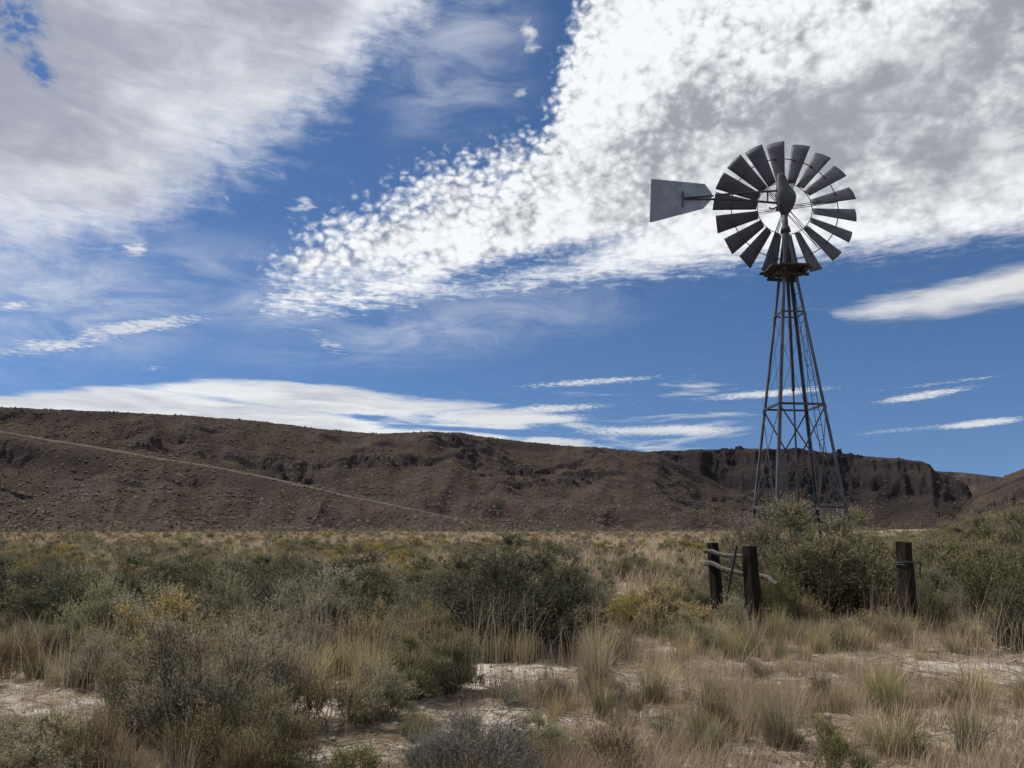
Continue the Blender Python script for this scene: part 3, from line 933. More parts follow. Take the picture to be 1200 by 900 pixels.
def square_post(mb, base, top, w, seed):
    rng = np.random.default_rng(seed)
    base = np.array(base, float); top = np.array(top, float)
    n = 10; segs = 7
    pts = [base + (top - base) * i / segs + np.append(rng.normal(0, .008, 2), 0) for i in range(segs + 1)]
    jit = rng.normal(0, .05, (segs + 1, n))
    sq = [1 + .13 * cos(4 * 2 * pi * k / n + .6) for k in range(n)]
    mb.tube(pts, [w / 2 * 1.06] * segs + [w / 2], n, jitter=lambda i, k: sq[k] - 1 + jit[i, k])


def post_at(px, py_base, py_top, px_top, w, name, label, cat, mat, seed, group=None):
    x, y, z = place(px, py_base)
    t = at_depth(px_top, py_top, y)
    mb = MB(); square_post(mb, (0, 0, -.3), (t[0] - x, 0, t[2] - z), w, seed)
    root = mb.build(name, mat, None, loc=(x, y, z))
    tag(root, label, cat, group)
    return root, (x, y, z), t


# fence corner at the left of the big bush: two posts and two rails
fx, fy, fz = place(838, 740)
fence = link('corral_fence', None, loc=(fx, fy, fz)); FO = np.array((fx, fy, fz))
tag(fence, 'remains of a wooden corral fence with two dark posts and sagging grey rails', 'fence')
for (pxb, pxt, pyt, Yo, w, sd) in ((840, 835.5, 636, 0.0, .175, 1), (881, 878, 640, -.7, .225, 2)):
    t = at_depth(pxt, pyt, fy + Yo) - FO
    b = at_depth(pxb, 700, fy + Yo) - FO
    mb = MB(); square_post(mb, (b[0] + .02, Yo, -.3), t, w, sd); mb.build('post', POST_M, fence)
for (a_, b_, r_) in (((826, 646), (873, 652.5), .038), ((826, 660), (873, 672), .045), ((886, 671), (913, 684), .04), ((840, 697), (905, 716), .035)):
    p0 = at_depth(*a_, fy - .02) - FO; p1 = at_depth(*b_, fy - .62) - FO
    mb = MB(); jj = rngf.normal(0, .12, (6, 7))
    pts = [p0 + (p1 - p0) * k / 5 + np.append(rngf.normal(0, .012, 2), rngf.normal(0, .014)) for k in range(6)]
    mb.tube(pts, [r_ * (1 - .06 * k) for k in range(6)], 7, jitter=lambda i, k: jj[i, k]); mb.build('rail', RAIL_M, fence)
# leaning steel post between them
p0 = at_depth(851, 705, fy - .5); p1 = at_depth(863.5, 639, fy - .75)
mb = MB(); o_ = np.array(p0); d_ = (p1 - o_)
mb.prism((-d_ / np.linalg.norm(d_) * .35), d_, [(-.02, -.004), (.02, -.004), (.02, .004), (.004, .004), (.004, .03), (-.004, .03), (-.004, .004), (-.02, .004)], (1, .3, 0))
tp = mb.build('steel_post', DARK, None, loc=tuple(o_)); tag(tp, 'thin dark steel post leaning between the two wooden fence posts', 'post')
# gate post right of the bush
gp, gpos, gtop = post_at(1066, 737, 635, 1059, .25, 'fence_post', 'thick dark brown wooden post standing alone right of the big bush', 'post', POST_R, 5)
mb = MB()
zz = at_depth(1060, 660, gpos[1])[2] - gpos[2]
mb.tube([(-.24, -.15, zz), (-.02, -.16, zz + .03), (.22, -.15, zz + .0)], .016, 6)
mb.tube([(-.24, -.15, zz), (-.25, -.13, zz - .10)], .012, 6); mb.tube([(.20, -.15, zz), (.21, -.1, zz - .16)], .012, 6)
for k in range(3):
    c = [(.155 * cos(a), .155 * sin(a), zz - .02 + .02 * k) for a in np.linspace(0, 2 * pi, 13)]
    mb.tube(c, .006, 4)
mb.build('wire_wrap', DARK, gp)


def fallen(pa, pb, r, label, name='fallen_rail'):
    a = np.array(place(*pa)); b = np.array(place(*pb)); a[2] += r * .8; b[2] += r * .8
    mb = MB(); jj = rngf.normal(0, .1, (6, 8))
    mb.tube([(b - a) * k / 5 + np.append(rngf.normal(0, .02, 2), 0) for k in range(6)], [r] * 6, 8, jitter=lambda i, k: jj[i, k])
    o = mb.build(name, RAIL_M, None, loc=tuple(a)); tag(o, label, 'rail')


fallen((1073, 737), (1124, 740), .05, 'grey weathered rail lying on the ground right of the lone post')
fallen((832, 741), (884, 746), .04, 'grey weathered rail lying in dry weeds below the fence posts')

# ------------------------------------------------------------------ plants
def leaf_material(name, dark, light, tip, tipw=.6, trans=.3):
    m, N, out = new_mat(name)
    geo = N.node('ShaderNodeNewGeometry'); oi = N.node('ShaderNodeObjectInfo')
    at = N.node('ShaderNodeAttribute'); at.attribute_name = 'tip'
    c = N.mix(geo.outputs['Random Per Island'], dark, light)
    c = N.mix(N.m('MULTIPLY', N.step(at.outputs['Fac'], .35, 1.0), tipw), c, tip)
    h = N.node('ShaderNodeHueSaturation')
    N.put(h.inputs['Hue'], N.lin(oi.outputs['Random'], 0, 1, .485, .515))
    N.put(h.inputs['Saturation'], N.lin(oi.outputs['Random'], 0, 1, .75, 1.1))
    r2 = N.m('FRACT', N.m('MULTIPLY', oi.outputs['Random'], 7.31))
    N.put(h.inputs['Value'], N.lin(r2, 0, 1, .78, 1.22))
    N.l.new(c, h.inputs['Color'])
    d = N.node('ShaderNodeBsdfDiffuse'); N.l.new(h.outputs[0], d.inputs[0])
    t = N.node('ShaderNodeBsdfTranslucent'); N.l.new(h.outputs[0], t.inputs[0])
    mx = N.node('ShaderNodeMixShader'); mx.inputs[0].default_value = trans
    N.l.new(d.outputs[0], mx.inputs[1]); N.l.new(t.outputs[0], mx.inputs[2]); N.l.new(mx.outputs[0], out.inputs[0])
    return m


M_GREASE = leaf_material('greasewood leaves', (.05, .057, .034), (.128, .134, .078), (.26, .248, .15), .6, .22)
M_SAGE = leaf_material('sagebrush leaves', (.15, .148, .095), (.30, .285, .185), (.43, .385, .245), .65)
M_SILVER = leaf_material('silver sage leaves', (.14, .145, .125), (.25, .25, .215), (.32, .30, .24), .6)
M_OLIVE = leaf_material('olive shrub leaves', (.085, .086, .045), (.20, .185, .098), (.36, .32, .175), .65)
M_RABBIT = leaf_material('rabbitbrush leaves', (.12, .12, .055), (.24, .225, .105), (.52, .38, .12), .95)
M_YELLOW = leaf_material('yellow green shrub leaves', (.13, .14, .04), (.24, .235, .08), (.34, .30, .12), .6)
M_DRY = leaf_material('dry twigs', (.16, .145, .088), (.33, .295, .18), (.46, .41, .23), .7, .28)
M_STRAW = leaf_material('bunchgrass blades', (.15, .145, .07), (.29, .255, .135), (.46, .37, .22), .95, .3)
M_GREENGR = leaf_material('green bunchgrass blades', (.075, .09, .042), (.14, .15, .07), (.27, .235, .125), .85, .3)
M_TAN = leaf_material('dry grass blades', (.24, .18, .105), (.42, .33, .205), (.50, .40, .26), .7, .3)
M_RUST = leaf_material('rusty weeds', (.19, .14, .08), (.36, .27, .16), (.48, .37, .23), .7, .25)


def wood_mat():
    m, N, out = new_mat('shrub wood')
    tc = N.node('ShaderNodeTexCoord')
    n = N.noise(tc.outputs['Object'], 14, 4, .6)
    principled(N, out, N.mix(n, (.05, .04, .033), (.13, .108, .09)), .9, spec=.1)
    return m


M_WOOD = wood_mat()


def nrm(v):
    return v / np.maximum(np.linalg.norm(v, axis=-1, keepdims=True), 1e-9)


def kites(P, D, L, Wd, rng, tip):
    """one four cornered leaf per row"""
    n = len(P)
    S = nrm(np.cross(D, rng.normal(size=(n, 3))))
    Nn = np.cross(S, D)
    bend = (rng.uniform(-.15, .25, n) * L)[:, None] * Nn
    v = np.stack([P, P + D * (L * .55)[:, None] + S * (Wd / 2)[:, None] + bend * .6, P + D * L[:, None] + bend * 0, P + D * (L * .5)[:, None] - S * (Wd / 2)[:, None] + bend * .6], 1)
    f = np.arange(n * 4).reshape(n, 4)
    return v.reshape(-1, 3), f, np.repeat(tip, 4)


def sticks(A, B, ra, rb):
    """three sided tapering twigs"""
    n = len(A); D = nrm(B - A)
    ref = np.where(np.abs(D[:, 2:3]) < .9, np.array([[0, 0, 1.0]]), np.array([[1.0, 0, 0]]))
    U = nrm(np.cross(D, ref)); V = np.cross(D, U)
    vs = []
    for c, r in ((A, ra), (B, rb)):
        for k in range(3):
            a = 2 * pi * k / 3
            vs.append(c + U * (r * cos(a))[:, None] + V * (r * sin(a))[:, None])
    v = np.stack(vs, 1).reshape(-1, 3)
    b = (np.arange(n) * 6)[:, None]
    f = np.concatenate([b + np.array([[k, (k + 1) % 3, 3 + (k + 1) % 3, 3 + k]]) for k in range(3)])
    return v, f


def shrub_arrays(seed, H, W, clumps=34, sprays=42, leaves=12, rc=.22, leaf=.035, lw=.009, upw=.6, lobe=.35, spread=1.5, wood=.011):
    """stems carry leafy clumps; every clump is a bunch of short sprays set with narrow leaves"""
    rng = np.random.default_rng(seed)
    th = spread * np.sqrt(rng.random(clumps)) ; ph = (np.arange(clumps) * 2.39996 + rng.normal(0, .35, clumps))
    lob = np.clip(1 + lobe * 1.5 * fbm(np.cos(ph) * 1.1 + seed * 3.1, np.sin(ph) * 1.1 + th + seed, 2) + rng.normal(0, .10, clumps), .5, 1.4)
    q = rng.uniform(.52, 1.0, clumps) ** .6 * lob
    rcs = rc * W * rng.uniform(.65, 1.25, clumps)
    C = np.stack([(W / 2 - .5 * rc * W) * np.sin(th) * np.cos(ph) * q, (W / 2 - .5 * rc * W) * np.sin(th) * np.sin(ph) * q, H * .80 * np.cos(th * .93) * q], -1)
    C[:, 2] = np.maximum(C[:, 2], .10 * H)
    B = np.stack([.07 * W * rng.normal(0, .6, clumps), .07 * W * rng.normal(0, .6, clumps), np.zeros(clumps) - .03], -1)
    Mi = B * .5 + C * .5; Mi[:, :2] *= 1.15; Mi[:, 2] *= .8
    Mi += rng.normal(0, .04 * H, (clumps, 3))
    ss = np.linspace(0, 1, 5)[None, :, None]
    Q = (1 - ss) ** 2 * B[:, None] + 2 * ss * (1 - ss) * Mi[:, None] + ss ** 2 * C[:, None]
    A = Q[:, :-1].reshape(-1, 3); E = Q[:, 1:].reshape(-1, 3)
    rr = wood * H * (1 - .8 * np.linspace(0, 1, 5)); r0 = np.tile(rr[:-1], clumps); r1 = np.tile(rr[1:], clumps)
    # sprays
    g = nrm(rng.normal(size=(clumps, sprays, 3))) * rng.random((clumps, sprays, 1)) ** .5
    g[..., 2] *= .75
    S = C[:, None] + g * (rcs * .55)[:, None, None]
    Out = nrm(C * np.array((1, 1, .8)))[:, None]
    D = nrm(g * .75 + Out * .35 + np.array((0, 0, upw)) + rng.normal(0, .25, S.shape))
    L = (rcs[:, None] * rng.uniform(.55, 1.25, (clumps, sprays))).reshape(-1)
    far_ = rng.random(clumps * sprays) < .05; L = np.where(far_, L * 1.6, L)
    S = S.reshape(-1, 3); D = D.reshape(-1, 3)
    bendv = rng.normal(0, .22, D.shape)
    pick = rng.random(len(S)) < .45
    wv, wf = sticks(np.concatenate([A, S[pick]]), np.concatenate([E, (S + D * L[:, None] * .9)[pick]]), np.concatenate([r0, np.full(pick.sum(), .0028)]), np.concatenate([r1, np.full(pick.sum(), .0012)]))
    n = len(S) * leaves
    u = rng.random((len(S), leaves)) ** .8
    Pp = S[:, None] + D[:, None] * (u * L[:, None])[..., None] + bendv[:, None] * ((u ** 2) * L[:, None])[..., None]
    Pp[..., 2] = np.maximum(Pp[..., 2], .01)
    Ld = nrm(D[:, None] * 1.0 + rng.normal(0, .5, (len(S), leaves, 3)))
    Ll = leaf * rng.uniform(.6, 1.3, u.shape) * (1.15 - .5 * u)
    tipv = np.clip(u * .75 + .25 * rng.random(u.shape) + .3 * (Pp[..., 2] / H - .6), 0, 1)
    lv, lf, lt = kites(Pp.reshape(-1, 3), Ld.reshape(-1, 3), Ll.reshape(-1), lw * rng.uniform(.7, 1.3, n), rng, tipv.reshape(-1))
    return lv, lf, lt, wv, wf


def tuft_arrays(seed, H, W, n=170, bw=.006, droop=.35, stalks=.12):
    rng = np.random.default_rng(seed)
    ph = rng.random(n) * 2 * pi; rb = W * .18 * np.sqrt(rng.random(n)); 
    B = np.stack([rb * np.cos(ph), rb * np.sin(ph), np.zeros(n) - .02], -1)
    ph2 = ph + rng.normal(0, .7, n); out = W * .5 * rng.random(n) ** .7
    L = H * rng.uniform(.45, 1.0, n)
    st = rng.random(n) < stalks
    L[st] *= 1.25; out[st] *= .55
    dirh = np.stack([np.cos(ph2), np.sin(ph2), 0 * ph2], -1)
    zz = np.sqrt(np.maximum(L ** 2 - out ** 2, .05 * L ** 2))
    seg = 4; vs = []; 
    side = np.stack([-np.sin(ph2 + rng.normal(0, .8, n)), np.cos(ph2), 0 * ph2], -1); side = nrm(side)
    ts = []
    for i in range(seg):
        t = i / seg
        C = B + dirh * (out * t ** 1.8)[:, None] + np.array((0, 0, 1.0)) * (zz * (t - droop * t ** 3 * (out / (W * .5)) * .6))[:, None]
        w = bw * (1 - .75 * t)
        vs += [C - side * w / 2, C + side * w / 2]; ts += [t, t]
    C = B + dirh * out[:, None] + np.array((0, 0, 1.0)) * (zz * (1 - droop * (out / (W * .5)) * .6))[:, None]
    vs.append(C); ts.append(1.0)
    k = 2 * seg + 1
    V = np.stack(vs, 1).reshape(-1, 3)
    b = (np.arange(n) * k)[:, None]
    q = np.concatenate([b + np.array([[2 * i, 2 * i + 1, 2 * i + 3, 2 * i + 2]]) for i in range(seg - 1)])
    tr = b + np.array([[2 * seg - 2, 2 * seg - 1, 2 * seg]])
    return V, q, tr, np.tile(np.array(ts), n)


PROTO = {}


def add_shrub_proto(kind, mat, H, W, seeds, **kw):
    for sd in seeds:
        lv, lf, lt, wv, wf = shrub_arrays(sd, H, W, **kw)
        leafm = mesh_np(kind + '_foliage', lv, [lf], mats=[mat], attrs={'tip': lt})
        woodm = mesh_np(kind + '_stems', wv, [wf], mats=[M_WOOD])
        both = mesh_np(kind, np.concatenate([lv, wv]), [np.concatenate([lf, wf + len(lv)])],
                       mat_idx=np.concatenate([np.zeros(len(lf), int), np.ones(len(wf), int)]), mats=[mat, M_WOOD],
                       attrs={'tip': np.concatenate([lt, np.zeros(len(wv))])})
        PROTO.setdefault(kind, []).append(dict(leaf=leafm, wood=woodm, both=both, H=H, W=W))


def add_tuft_proto(kind, mat, H, W, seeds, **kw):
    for sd in seeds:
        V, q, tr, t = tuft_arrays(sd, H, W, **kw)
        PROTO.setdefault(kind, []).append(dict(both=mesh_np(kind, V, [q, tr], mats=[mat], attrs={'tip': t}), H=H, W=W))


add_shrub_proto('greasewood', M_GREASE, 1.5, 1.7, (1, 2, 3, 4), clumps=70, sprays=44, leaves=13, rc=.145, leaf=.042, lw=.014, upw=.35, lobe=.5)
add_shrub_proto('sagebrush', M_SAGE, 1.0, 1.3, (11, 12, 13, 14), clumps=44, sprays=36, leaves=13, rc=.155, leaf=.034, lw=.011, upw=.9, lobe=.45)
add_shrub_proto('silver_sagebrush', M_SILVER, .8, 1.2, (21, 22), clumps=34, sprays=38, leaves=14, rc=.18, leaf=.03, lw=.008, upw=.8, lobe=.4)
add_shrub_proto('olive_shrub', M_OLIVE, 1.2, 1.5, (31, 32, 33), clumps=72, sprays=50, leaves=15, rc=.145, leaf=.032, lw=.011, upw=.6, lobe=.5)
add_shrub_proto('rabbitbrush', M_RABBIT, .9, 1.1, (41, 42, 43), clumps=44, sprays=38, leaves=13, rc=.155, leaf=.03, lw=.010, upw=1.1, lobe=.35, spread=1.4)
add_shrub_proto('yellow_shrub', M_YELLOW, .5, .6, (51, 52), clumps=18, sprays=30, leaves=12, rc=.26, leaf=.024, lw=.008, upw=1.0, lobe=.35)
add_shrub_proto('dry_shrub', M_DRY, 1.2, 1.2, (61, 62, 63), clumps=48, sprays=46, leaves=10, rc=.2, leaf=.045, lw=.005, upw=1.5, lobe=.35, spread=1.35)
add_shrub_proto('rusty_weed', M_RUST, .5, .7, (71, 72, 73), clumps=18, sprays=34, leaves=10, rc=.26, leaf=.026, lw=.0045, upw=1.1, lobe=.35, wood=.008)
add_tuft_proto('bunchgrass', M_STRAW, .75, .75, (81, 82, 83), n=330, bw=.0065)
add_tuft_proto('green_bunchgrass', M_GREENGR, .5, .5, (91, 92), n=260, bw=.006)
add_tuft_proto('tan_grass_tuft', M_TAN, .42, .5, (101, 102, 103), n=150, bw=.0045, stalks=.25)

WORDS = {'greasewood': 'dark green shrub', 'sagebrush': 'grey green sagebrush', 'silver_sagebrush': 'silvery sagebrush', 'olive_shrub': 'olive green shrub',
         'rabbitbrush': 'yellow tipped rabbitbrush', 'yellow_shrub': 'small yellow green shrub', 'dry_shrub': 'dry brown shrub', 'rusty_weed': 'rusty weed clump',
         'bunchgrass': 'straw tipped bunchgrass tuft', 'green_bunchgrass': 'green based bunchgrass tuft', 'tan_grass_tuft': 'pale dry grass tuft'}
CATS = {'greasewood': 'shrub', 'sagebrush': 'shrub', 'silver_sagebrush': 'shrub', 'olive_shrub': 'shrub', 'rabbitbrush': 'shrub', 'yellow_shrub': 'shrub', 'dry_shrub': 'shrub',
        'rusty_weed': 'weed', 'bunchgrass': 'grass tuft', 'green_bunchgrass': 'grass tuft', 'tan_grass_tuft': 'grass tuft'}
GRASSES = ('bunchgrass', 'green_bunchgrass', 'tan_grass_tuft')
placed = []       # (x, y, radius)


def plant(kind, x, y, H, Wd, label, group=None, rot=None, var=None, tilt=(0, 0), sink=.03, cover=True):
    rng = RNG
    pr = PROTO[kind]; p = pr[int(rng.integers(len(pr))) if var is None else var % len(pr)]
    z = float(ground_h(x, y)) - sink
    sc = (Wd / p['W'], Wd / p['W'] * rng.uniform(.9, 1.1), H / p['H'])
    rt = (tilt[0], tilt[1], rng.uniform(0, 2 * pi) if rot is None else rot)
    if 'leaf' in p and math.hypot(x, y) < 17:
        o = link(kind, None, loc=(x, y, z), rot=rt, scale=sc)
        link('foliage', p['leaf'], o); link('stems', p['wood'], o)
    else:
        o = link(kind, p['both'], loc=(x, y, z), rot=rt, scale=sc)
    tag(o, label, CATS[kind], group)
    if cover: placed.append((x, y, Wd * .5))
    return o


def key(kind, px, pyb, pyt, wpx, label, dy=0.0, **kw):
    """a shrub known from the photograph: foot, top and width in pixels"""
    x, y, z = place(px, pyb)
    d = math.hypot(x, y)
    t = at_depth(px, pyt, y)
    H = max(t[2] - z, .15)
    ppm = FPX / (y * cos(PITCH) + (z - EYE) * sin(PITCH))
    return plant(kind, x, y, H * 1.03, wpx / ppm, label, **kw)


# --- the plants that stand out in the photograph
key('greasewood', 604, 766, 632, 180, 'large dark green bush standing alone in the middle of the flat', var=0)
key('greasewood', 560, 742, 650, 130, 'dark bush joined to the left side of the large middle bush', var=1)
key('greasewood', 655, 735, 632, 90, 'narrow dark bush behind the right side of the large middle bush', var=2)
key('greasewood', 598, 768, 715, 60, 'small dark bush at the foot of the large middle bush', var=3)
key('olive_shrub', 957, 722, 600, 178, 'large olive bush in front of the windmill tower', var=0)
key('olive_shrub', 1005, 718, 616, 125, 'olive bush leaning against the right flank of the windmill bush', var=1)
key('olive_shrub', 890, 708, 618, 95, 'olive bush behind the thicker fence post hiding the left tower foot', var=0)
key('olive_shrub', 918, 718, 608, 135, 'upright olive bush between fence corner and windmill bush', var=2)
key('yellow_shrub', 942, 690, 590, 40, 'slender yellow green plume rising above the windmill bush', var=0, cover=False)
key('rabbitbrush', 785, 748, 677, 90, 'orange tipped rabbitbrush left of the fence corner', var=0)
key('rabbitbrush', 745, 742, 690, 70, 'yellow rabbitbrush between the middle bush and the fence', var=1)
key('sagebrush', 858, 752, 694, 62, 'grey green shrub growing at the foot of the two dark fence posts', var=3)
key('olive_shrub', 903, 742, 662, 70, 'low olive bush pressed against the right side of the thicker fence post', var=1)
key('greasewood', 818, 738, 690, 46, 'small dark bush against the left side of the fence corner', var=0)
key('olive_shrub', 1098, 740, 690, 50, 'low olive bush pressed against the right side of the lone post', var=2)
key('dry_shrub', 155, 870, 742, 110, 'grey brown twiggy bush at the left flank of the large dry foreground bush', var=2)
key('dry_shrub', 300, 905, 800, 120, 'tangled dry bush at the bottom right of the large dry foreground bush', var=0)
key('sagebrush', 20, 890, 830, 90, 'grey green sagebrush filling the bottom left corner', var=3)
key('sagebrush', 445, 845, 775, 90, 'feathery grey shrub before the golden grasses', var=1)
key('sagebrush', 640, 890, 835, 70, 'small grey shrub right of the leaning silvery sagebrush', var=0)
key('sagebrush', 812, 762, 716, 70, 'grey green shrub at the foot of the fence corner', var=0)
key('dry_shrub', 225, 878, 712, 190, 'large dry brown bush in the left foreground', var=0, tilt=(0, .10))
key('dry_shrub', 300, 850, 722, 120, 'dry twiggy bush with grey tops behind the large foreground bush', var=1)
key('rabbitbrush', 195, 800, 700, 130, 'yellow tipped bush behind the large dry foreground bush', var=2)
key('sagebrush', 120, 810, 745, 80, 'olive grey shrub beside the pale bare ground at left', var=1)
key('sagebrush', 60, 905, 838, 170, 'low grey green sagebrush at the left bottom edge', var=2)
key('yellow_shrub', 330, 915, 878, 70, 'small bright yellow green shrub at the bottom edge', var=1)
key('yellow_shrub', 414, 915, 862, 74, 'larger yellow green shrub at the bottom edge', var=0)
key('silver_sagebrush', 565, 918, 818, 150, 'silvery sagebrush leaning right in the front centre', var=0, tilt=(0, .28), rot=0.3)
key('silver_sagebrush', 505, 910, 848, 80, 'low silvery sagebrush left of the leaning one', var=1)
key('sagebrush', 372, 790, 722, 90, 'grey sagebrush behind the dry foreground bush', var=3)
key('bunchgrass', 430, 812, 728, 80, 'golden green bunchgrass left of the olive shrub', var=0)
key('bunchgrass', 395, 795, 725, 60, 'golden bunchgrass beside the grey sagebrush', var=1)
key('olive_shrub', 528, 812, 728, 75, 'olive shrub right of the golden bunchgrass', var=2)
key('olive_shrub', 480, 820, 745, 80, 'low olive shrub in the middle of the golden grasses', var=0)
key('bunchgrass', 700, 818, 700, 84, 'tall straw coloured bunchgrass on the pale ground right of the middle bush', var=2)
key('bunchgrass', 690, 806, 740, 60, 'shorter bunchgrass behind the tall straw coloured one', var=1)
key('green_bunchgrass', 598, 824, 788, 44, 'small green bunchgrass on pale ground before the middle bush', var=0)
key('green_bunchgrass', 484, 862, 815, 62, 'green and rust bunchgrass on pale ground in the front centre', var=1)
key('rusty_weed', 380, 850, 785, 110, 'rusty weed clump right of the dry foreground bush', var=0)
key('rusty_weed', 340, 900, 830, 90, 'rusty weed clump under the dry foreground bush', var=1)
key('green_bunchgrass', 785, 868, 815, 70, 'green bunchgrass in the front right of centre', var=0)
key('green_bunchgrass', 828, 880, 818, 95, 'wide green bunchgrass in the right foreground', var=1)
key('green_bunchgrass', 885, 850, 800, 60, 'green bunchgrass behind the wide right foreground tuft', var=0)
key('bunchgrass', 1045, 880, 812, 120, 'wide olive bunchgrass at the right foreground', var=0)
key('green_bunchgrass', 1070, 885, 830, 80, 'dark green bunchgrass beside the wide olive one', var=1)
key('yellow_shrub', 975, 905, 840, 50, 'yellow green plume at the right bottom edge', var=1)
key('green_bunchgrass', 930, 870, 835, 50, 'small dark green bunchgrass in the right foreground', var=0)
key('rusty_weed', 720, 905, 845, 100, 'rusty weed clump at the bottom right of centre', var=2)
key('green_bunchgrass', 735, 900, 838, 40, 'green bunchgrass within the rusty weeds at the bottom', var=1)
key('green_bunchgrass', 45, 795, 755, 60, 'green bunchgrass at the left edge behind the bare ground', var=0)
for (px, pb, pt, w, k, v, lb) in (
        (20, 735, 657, 130, 'greasewood', 0, 'dark bush at the left edge of the thicket'), (85, 745, 660, 140, 'greasewood', 1, 'dark bush second from the left edge in the thicket'),
        (105, 735, 690, 90, 'greasewood', 3, 'low dark bush in front of the left thicket'), (165, 725, 650, 140, 'greasewood', 2, 'wide dark bush behind the yellow tipped bush'),
        (235, 722, 650, 130, 'greasewood', 3, 'dark green bush in the middle of the left thicket'), (300, 728, 654, 130, 'greasewood', 0, 'dark bush above the grey topped dry bush'),
        (360, 722, 650, 130, 'greasewood', 1, 'dark bush in the thicket above the grey sagebrush'), (420, 725, 648, 130, 'greasewood', 2, 'dark bush in the thicket above the golden grasses'),
        (475, 728, 660, 130, 'greasewood', 3, 'dark bush in the thicket left of the large middle bush'), (515, 742, 690, 80, 'sagebrush', 0, 'grey green shrub at the left foot of the middle bush'),
        (1110, 722, 640, 110, 'olive_shrub', 0, 'olive bush just right of the lone post'), (1165, 728, 632, 120, 'olive_shrub', 1, 'olive bush at the right edge behind dry grass'),
        (1190, 715, 612, 120, 'olive_shrub', 2, 'tall olive bush on the rise at the right edge'), (1100, 700, 630, 90, 'greasewood', 2, 'dark bush on the rise behind the lone post'),
        (1150, 690, 612, 100, 'olive_shrub', 0, 'pale olive bush upper on the right rise'),
        (1035, 750, 716, 50, 'sagebrush', 2, 'grey green shrub at the foot of the lone post'), (1020, 752, 715, 60, 'green_bunchgrass', 0, 'green bunchgrass left of the lone post'),
        (985, 762, 715, 60, 'green_bunchgrass', 1, 'green bunchgrass under the windmill bush'), (960, 765, 720, 50, 'bunchgrass', 1, 'bunchgrass in front of the windmill bush'),
        (882, 768, 700, 55, 'bunchgrass', 0, 'tall dry bunchgrass in front of the fence corner'), (912, 764, 690, 50, 'bunchgrass', 2, 'tall dry bunchgrass between fence and windmill bush'),
        (1140, 755, 705, 60, 'bunchgrass', 1, 'bunchgrass beside the fallen rail'), (1180, 745, 690, 60, 'bunchgrass', 2, 'bunchgrass before the right edge bushes')):
    key(k, px, pb, pt, w, lb, var=v)


# --- the rest of the brush, thinned by how densely each stretch is grown
def density(x, y):
    """0..1 chance that a shrub stands here, and the kinds it may be"""
    az = math.degrees(math.atan2(x, y)); r = math.hypot(x, y)
    px = 600 + 980 * math.tan(math.radians(az))
    n = float(fbm(x * .07 + 3, y * .07, 3))
    if r < 12.5:
        if px < 560 and r > 7.4: return .55 + n, ('sagebrush', 'dry_shrub', 'rabbitbrush', 'sagebrush', 'rusty_weed'), (.4, .85)
        return .22, ('rusty_weed', 'rusty_weed', 'sagebrush', 'dry_shrub'), (.2, .42)
    if r < 20:
        if px < 530: return .85, ('greasewood', 'greasewood', 'sagebrush', 'olive_shrub'), (.6, 1.15)
        if px > 1075: return .9, ('olive_shrub', 'olive_shrub', 'sagebrush', 'greasewood'), (.8, 1.3)
        return .22, ('sagebrush', 'rusty_weed', 'olive_shrub'), (.3, .7)
    if px > 1040: return .95, ('olive_shrub', 'olive_shrub', 'rabbitbrush', 'sagebrush'), (.7, 1.15)
    if 680 < px < 850: return .28 + .5 * n, ('sagebrush', 'dry_shrub', 'olive_shrub'), (.5, .9)
    return .62 + n, ('olive_shrub', 'sagebrush', 'rabbitbrush', 'greasewood', 'dry_shrub'), (.5, .95)


def scatter(rmin, rmax, spacing, seed, az0=-36, az1=36):
    rng = np.random.default_rng(seed)
    area = (rmax ** 2 - rmin ** 2) / 2 * radians(az1 - az0)
    n = int(area / spacing ** 2)
    r = np.sqrt(rng.random(n) * (rmax ** 2 - rmin ** 2) + rmin ** 2); a = np.radians(rng.uniform(az0, az1, n))
    return [(rr * sin(t), rr * cos(t)) for rr, t in zip(r, a)], rng


KEEP_OUT = [(place(px, py)[0], place(px, py)[1], r) for (px, py, r) in ((40, 830, .9), (125, 855, .5), (415, 875, .55), (365, 830, .4), (590, 795, .7), (650, 790, .7), (560, 840, .55), (780, 795, .7), (845, 790, .6), (650, 870, .5), (950, 800, .45), (1010, 775, .5), (1090, 790, .5), (1150, 860, .4), (870, 890, .35), (1180, 775, .6))]
fence_pts = [(fx, fy - .4), (gpos[0], gpos[1])]


def free(x, y, w, k=.62):
    for (a, b, c) in placed:
        if (a - x) ** 2 + (b - y) ** 2 < ((c + w) * k) ** 2: return False
    for (a, b, c) in KEEP_OUT:
        if (a - x) ** 2 + (b - y) ** 2 < (c + w * .5) ** 2: return False
    for (a, b) in fence_pts:
        d = math.hypot(a, b); rr = math.hypot(x, y)
        if rr < d + .5 and abs(a * y - b * x) / d < w + .75 and rr > d - 6 and w > .16: return False
    return True


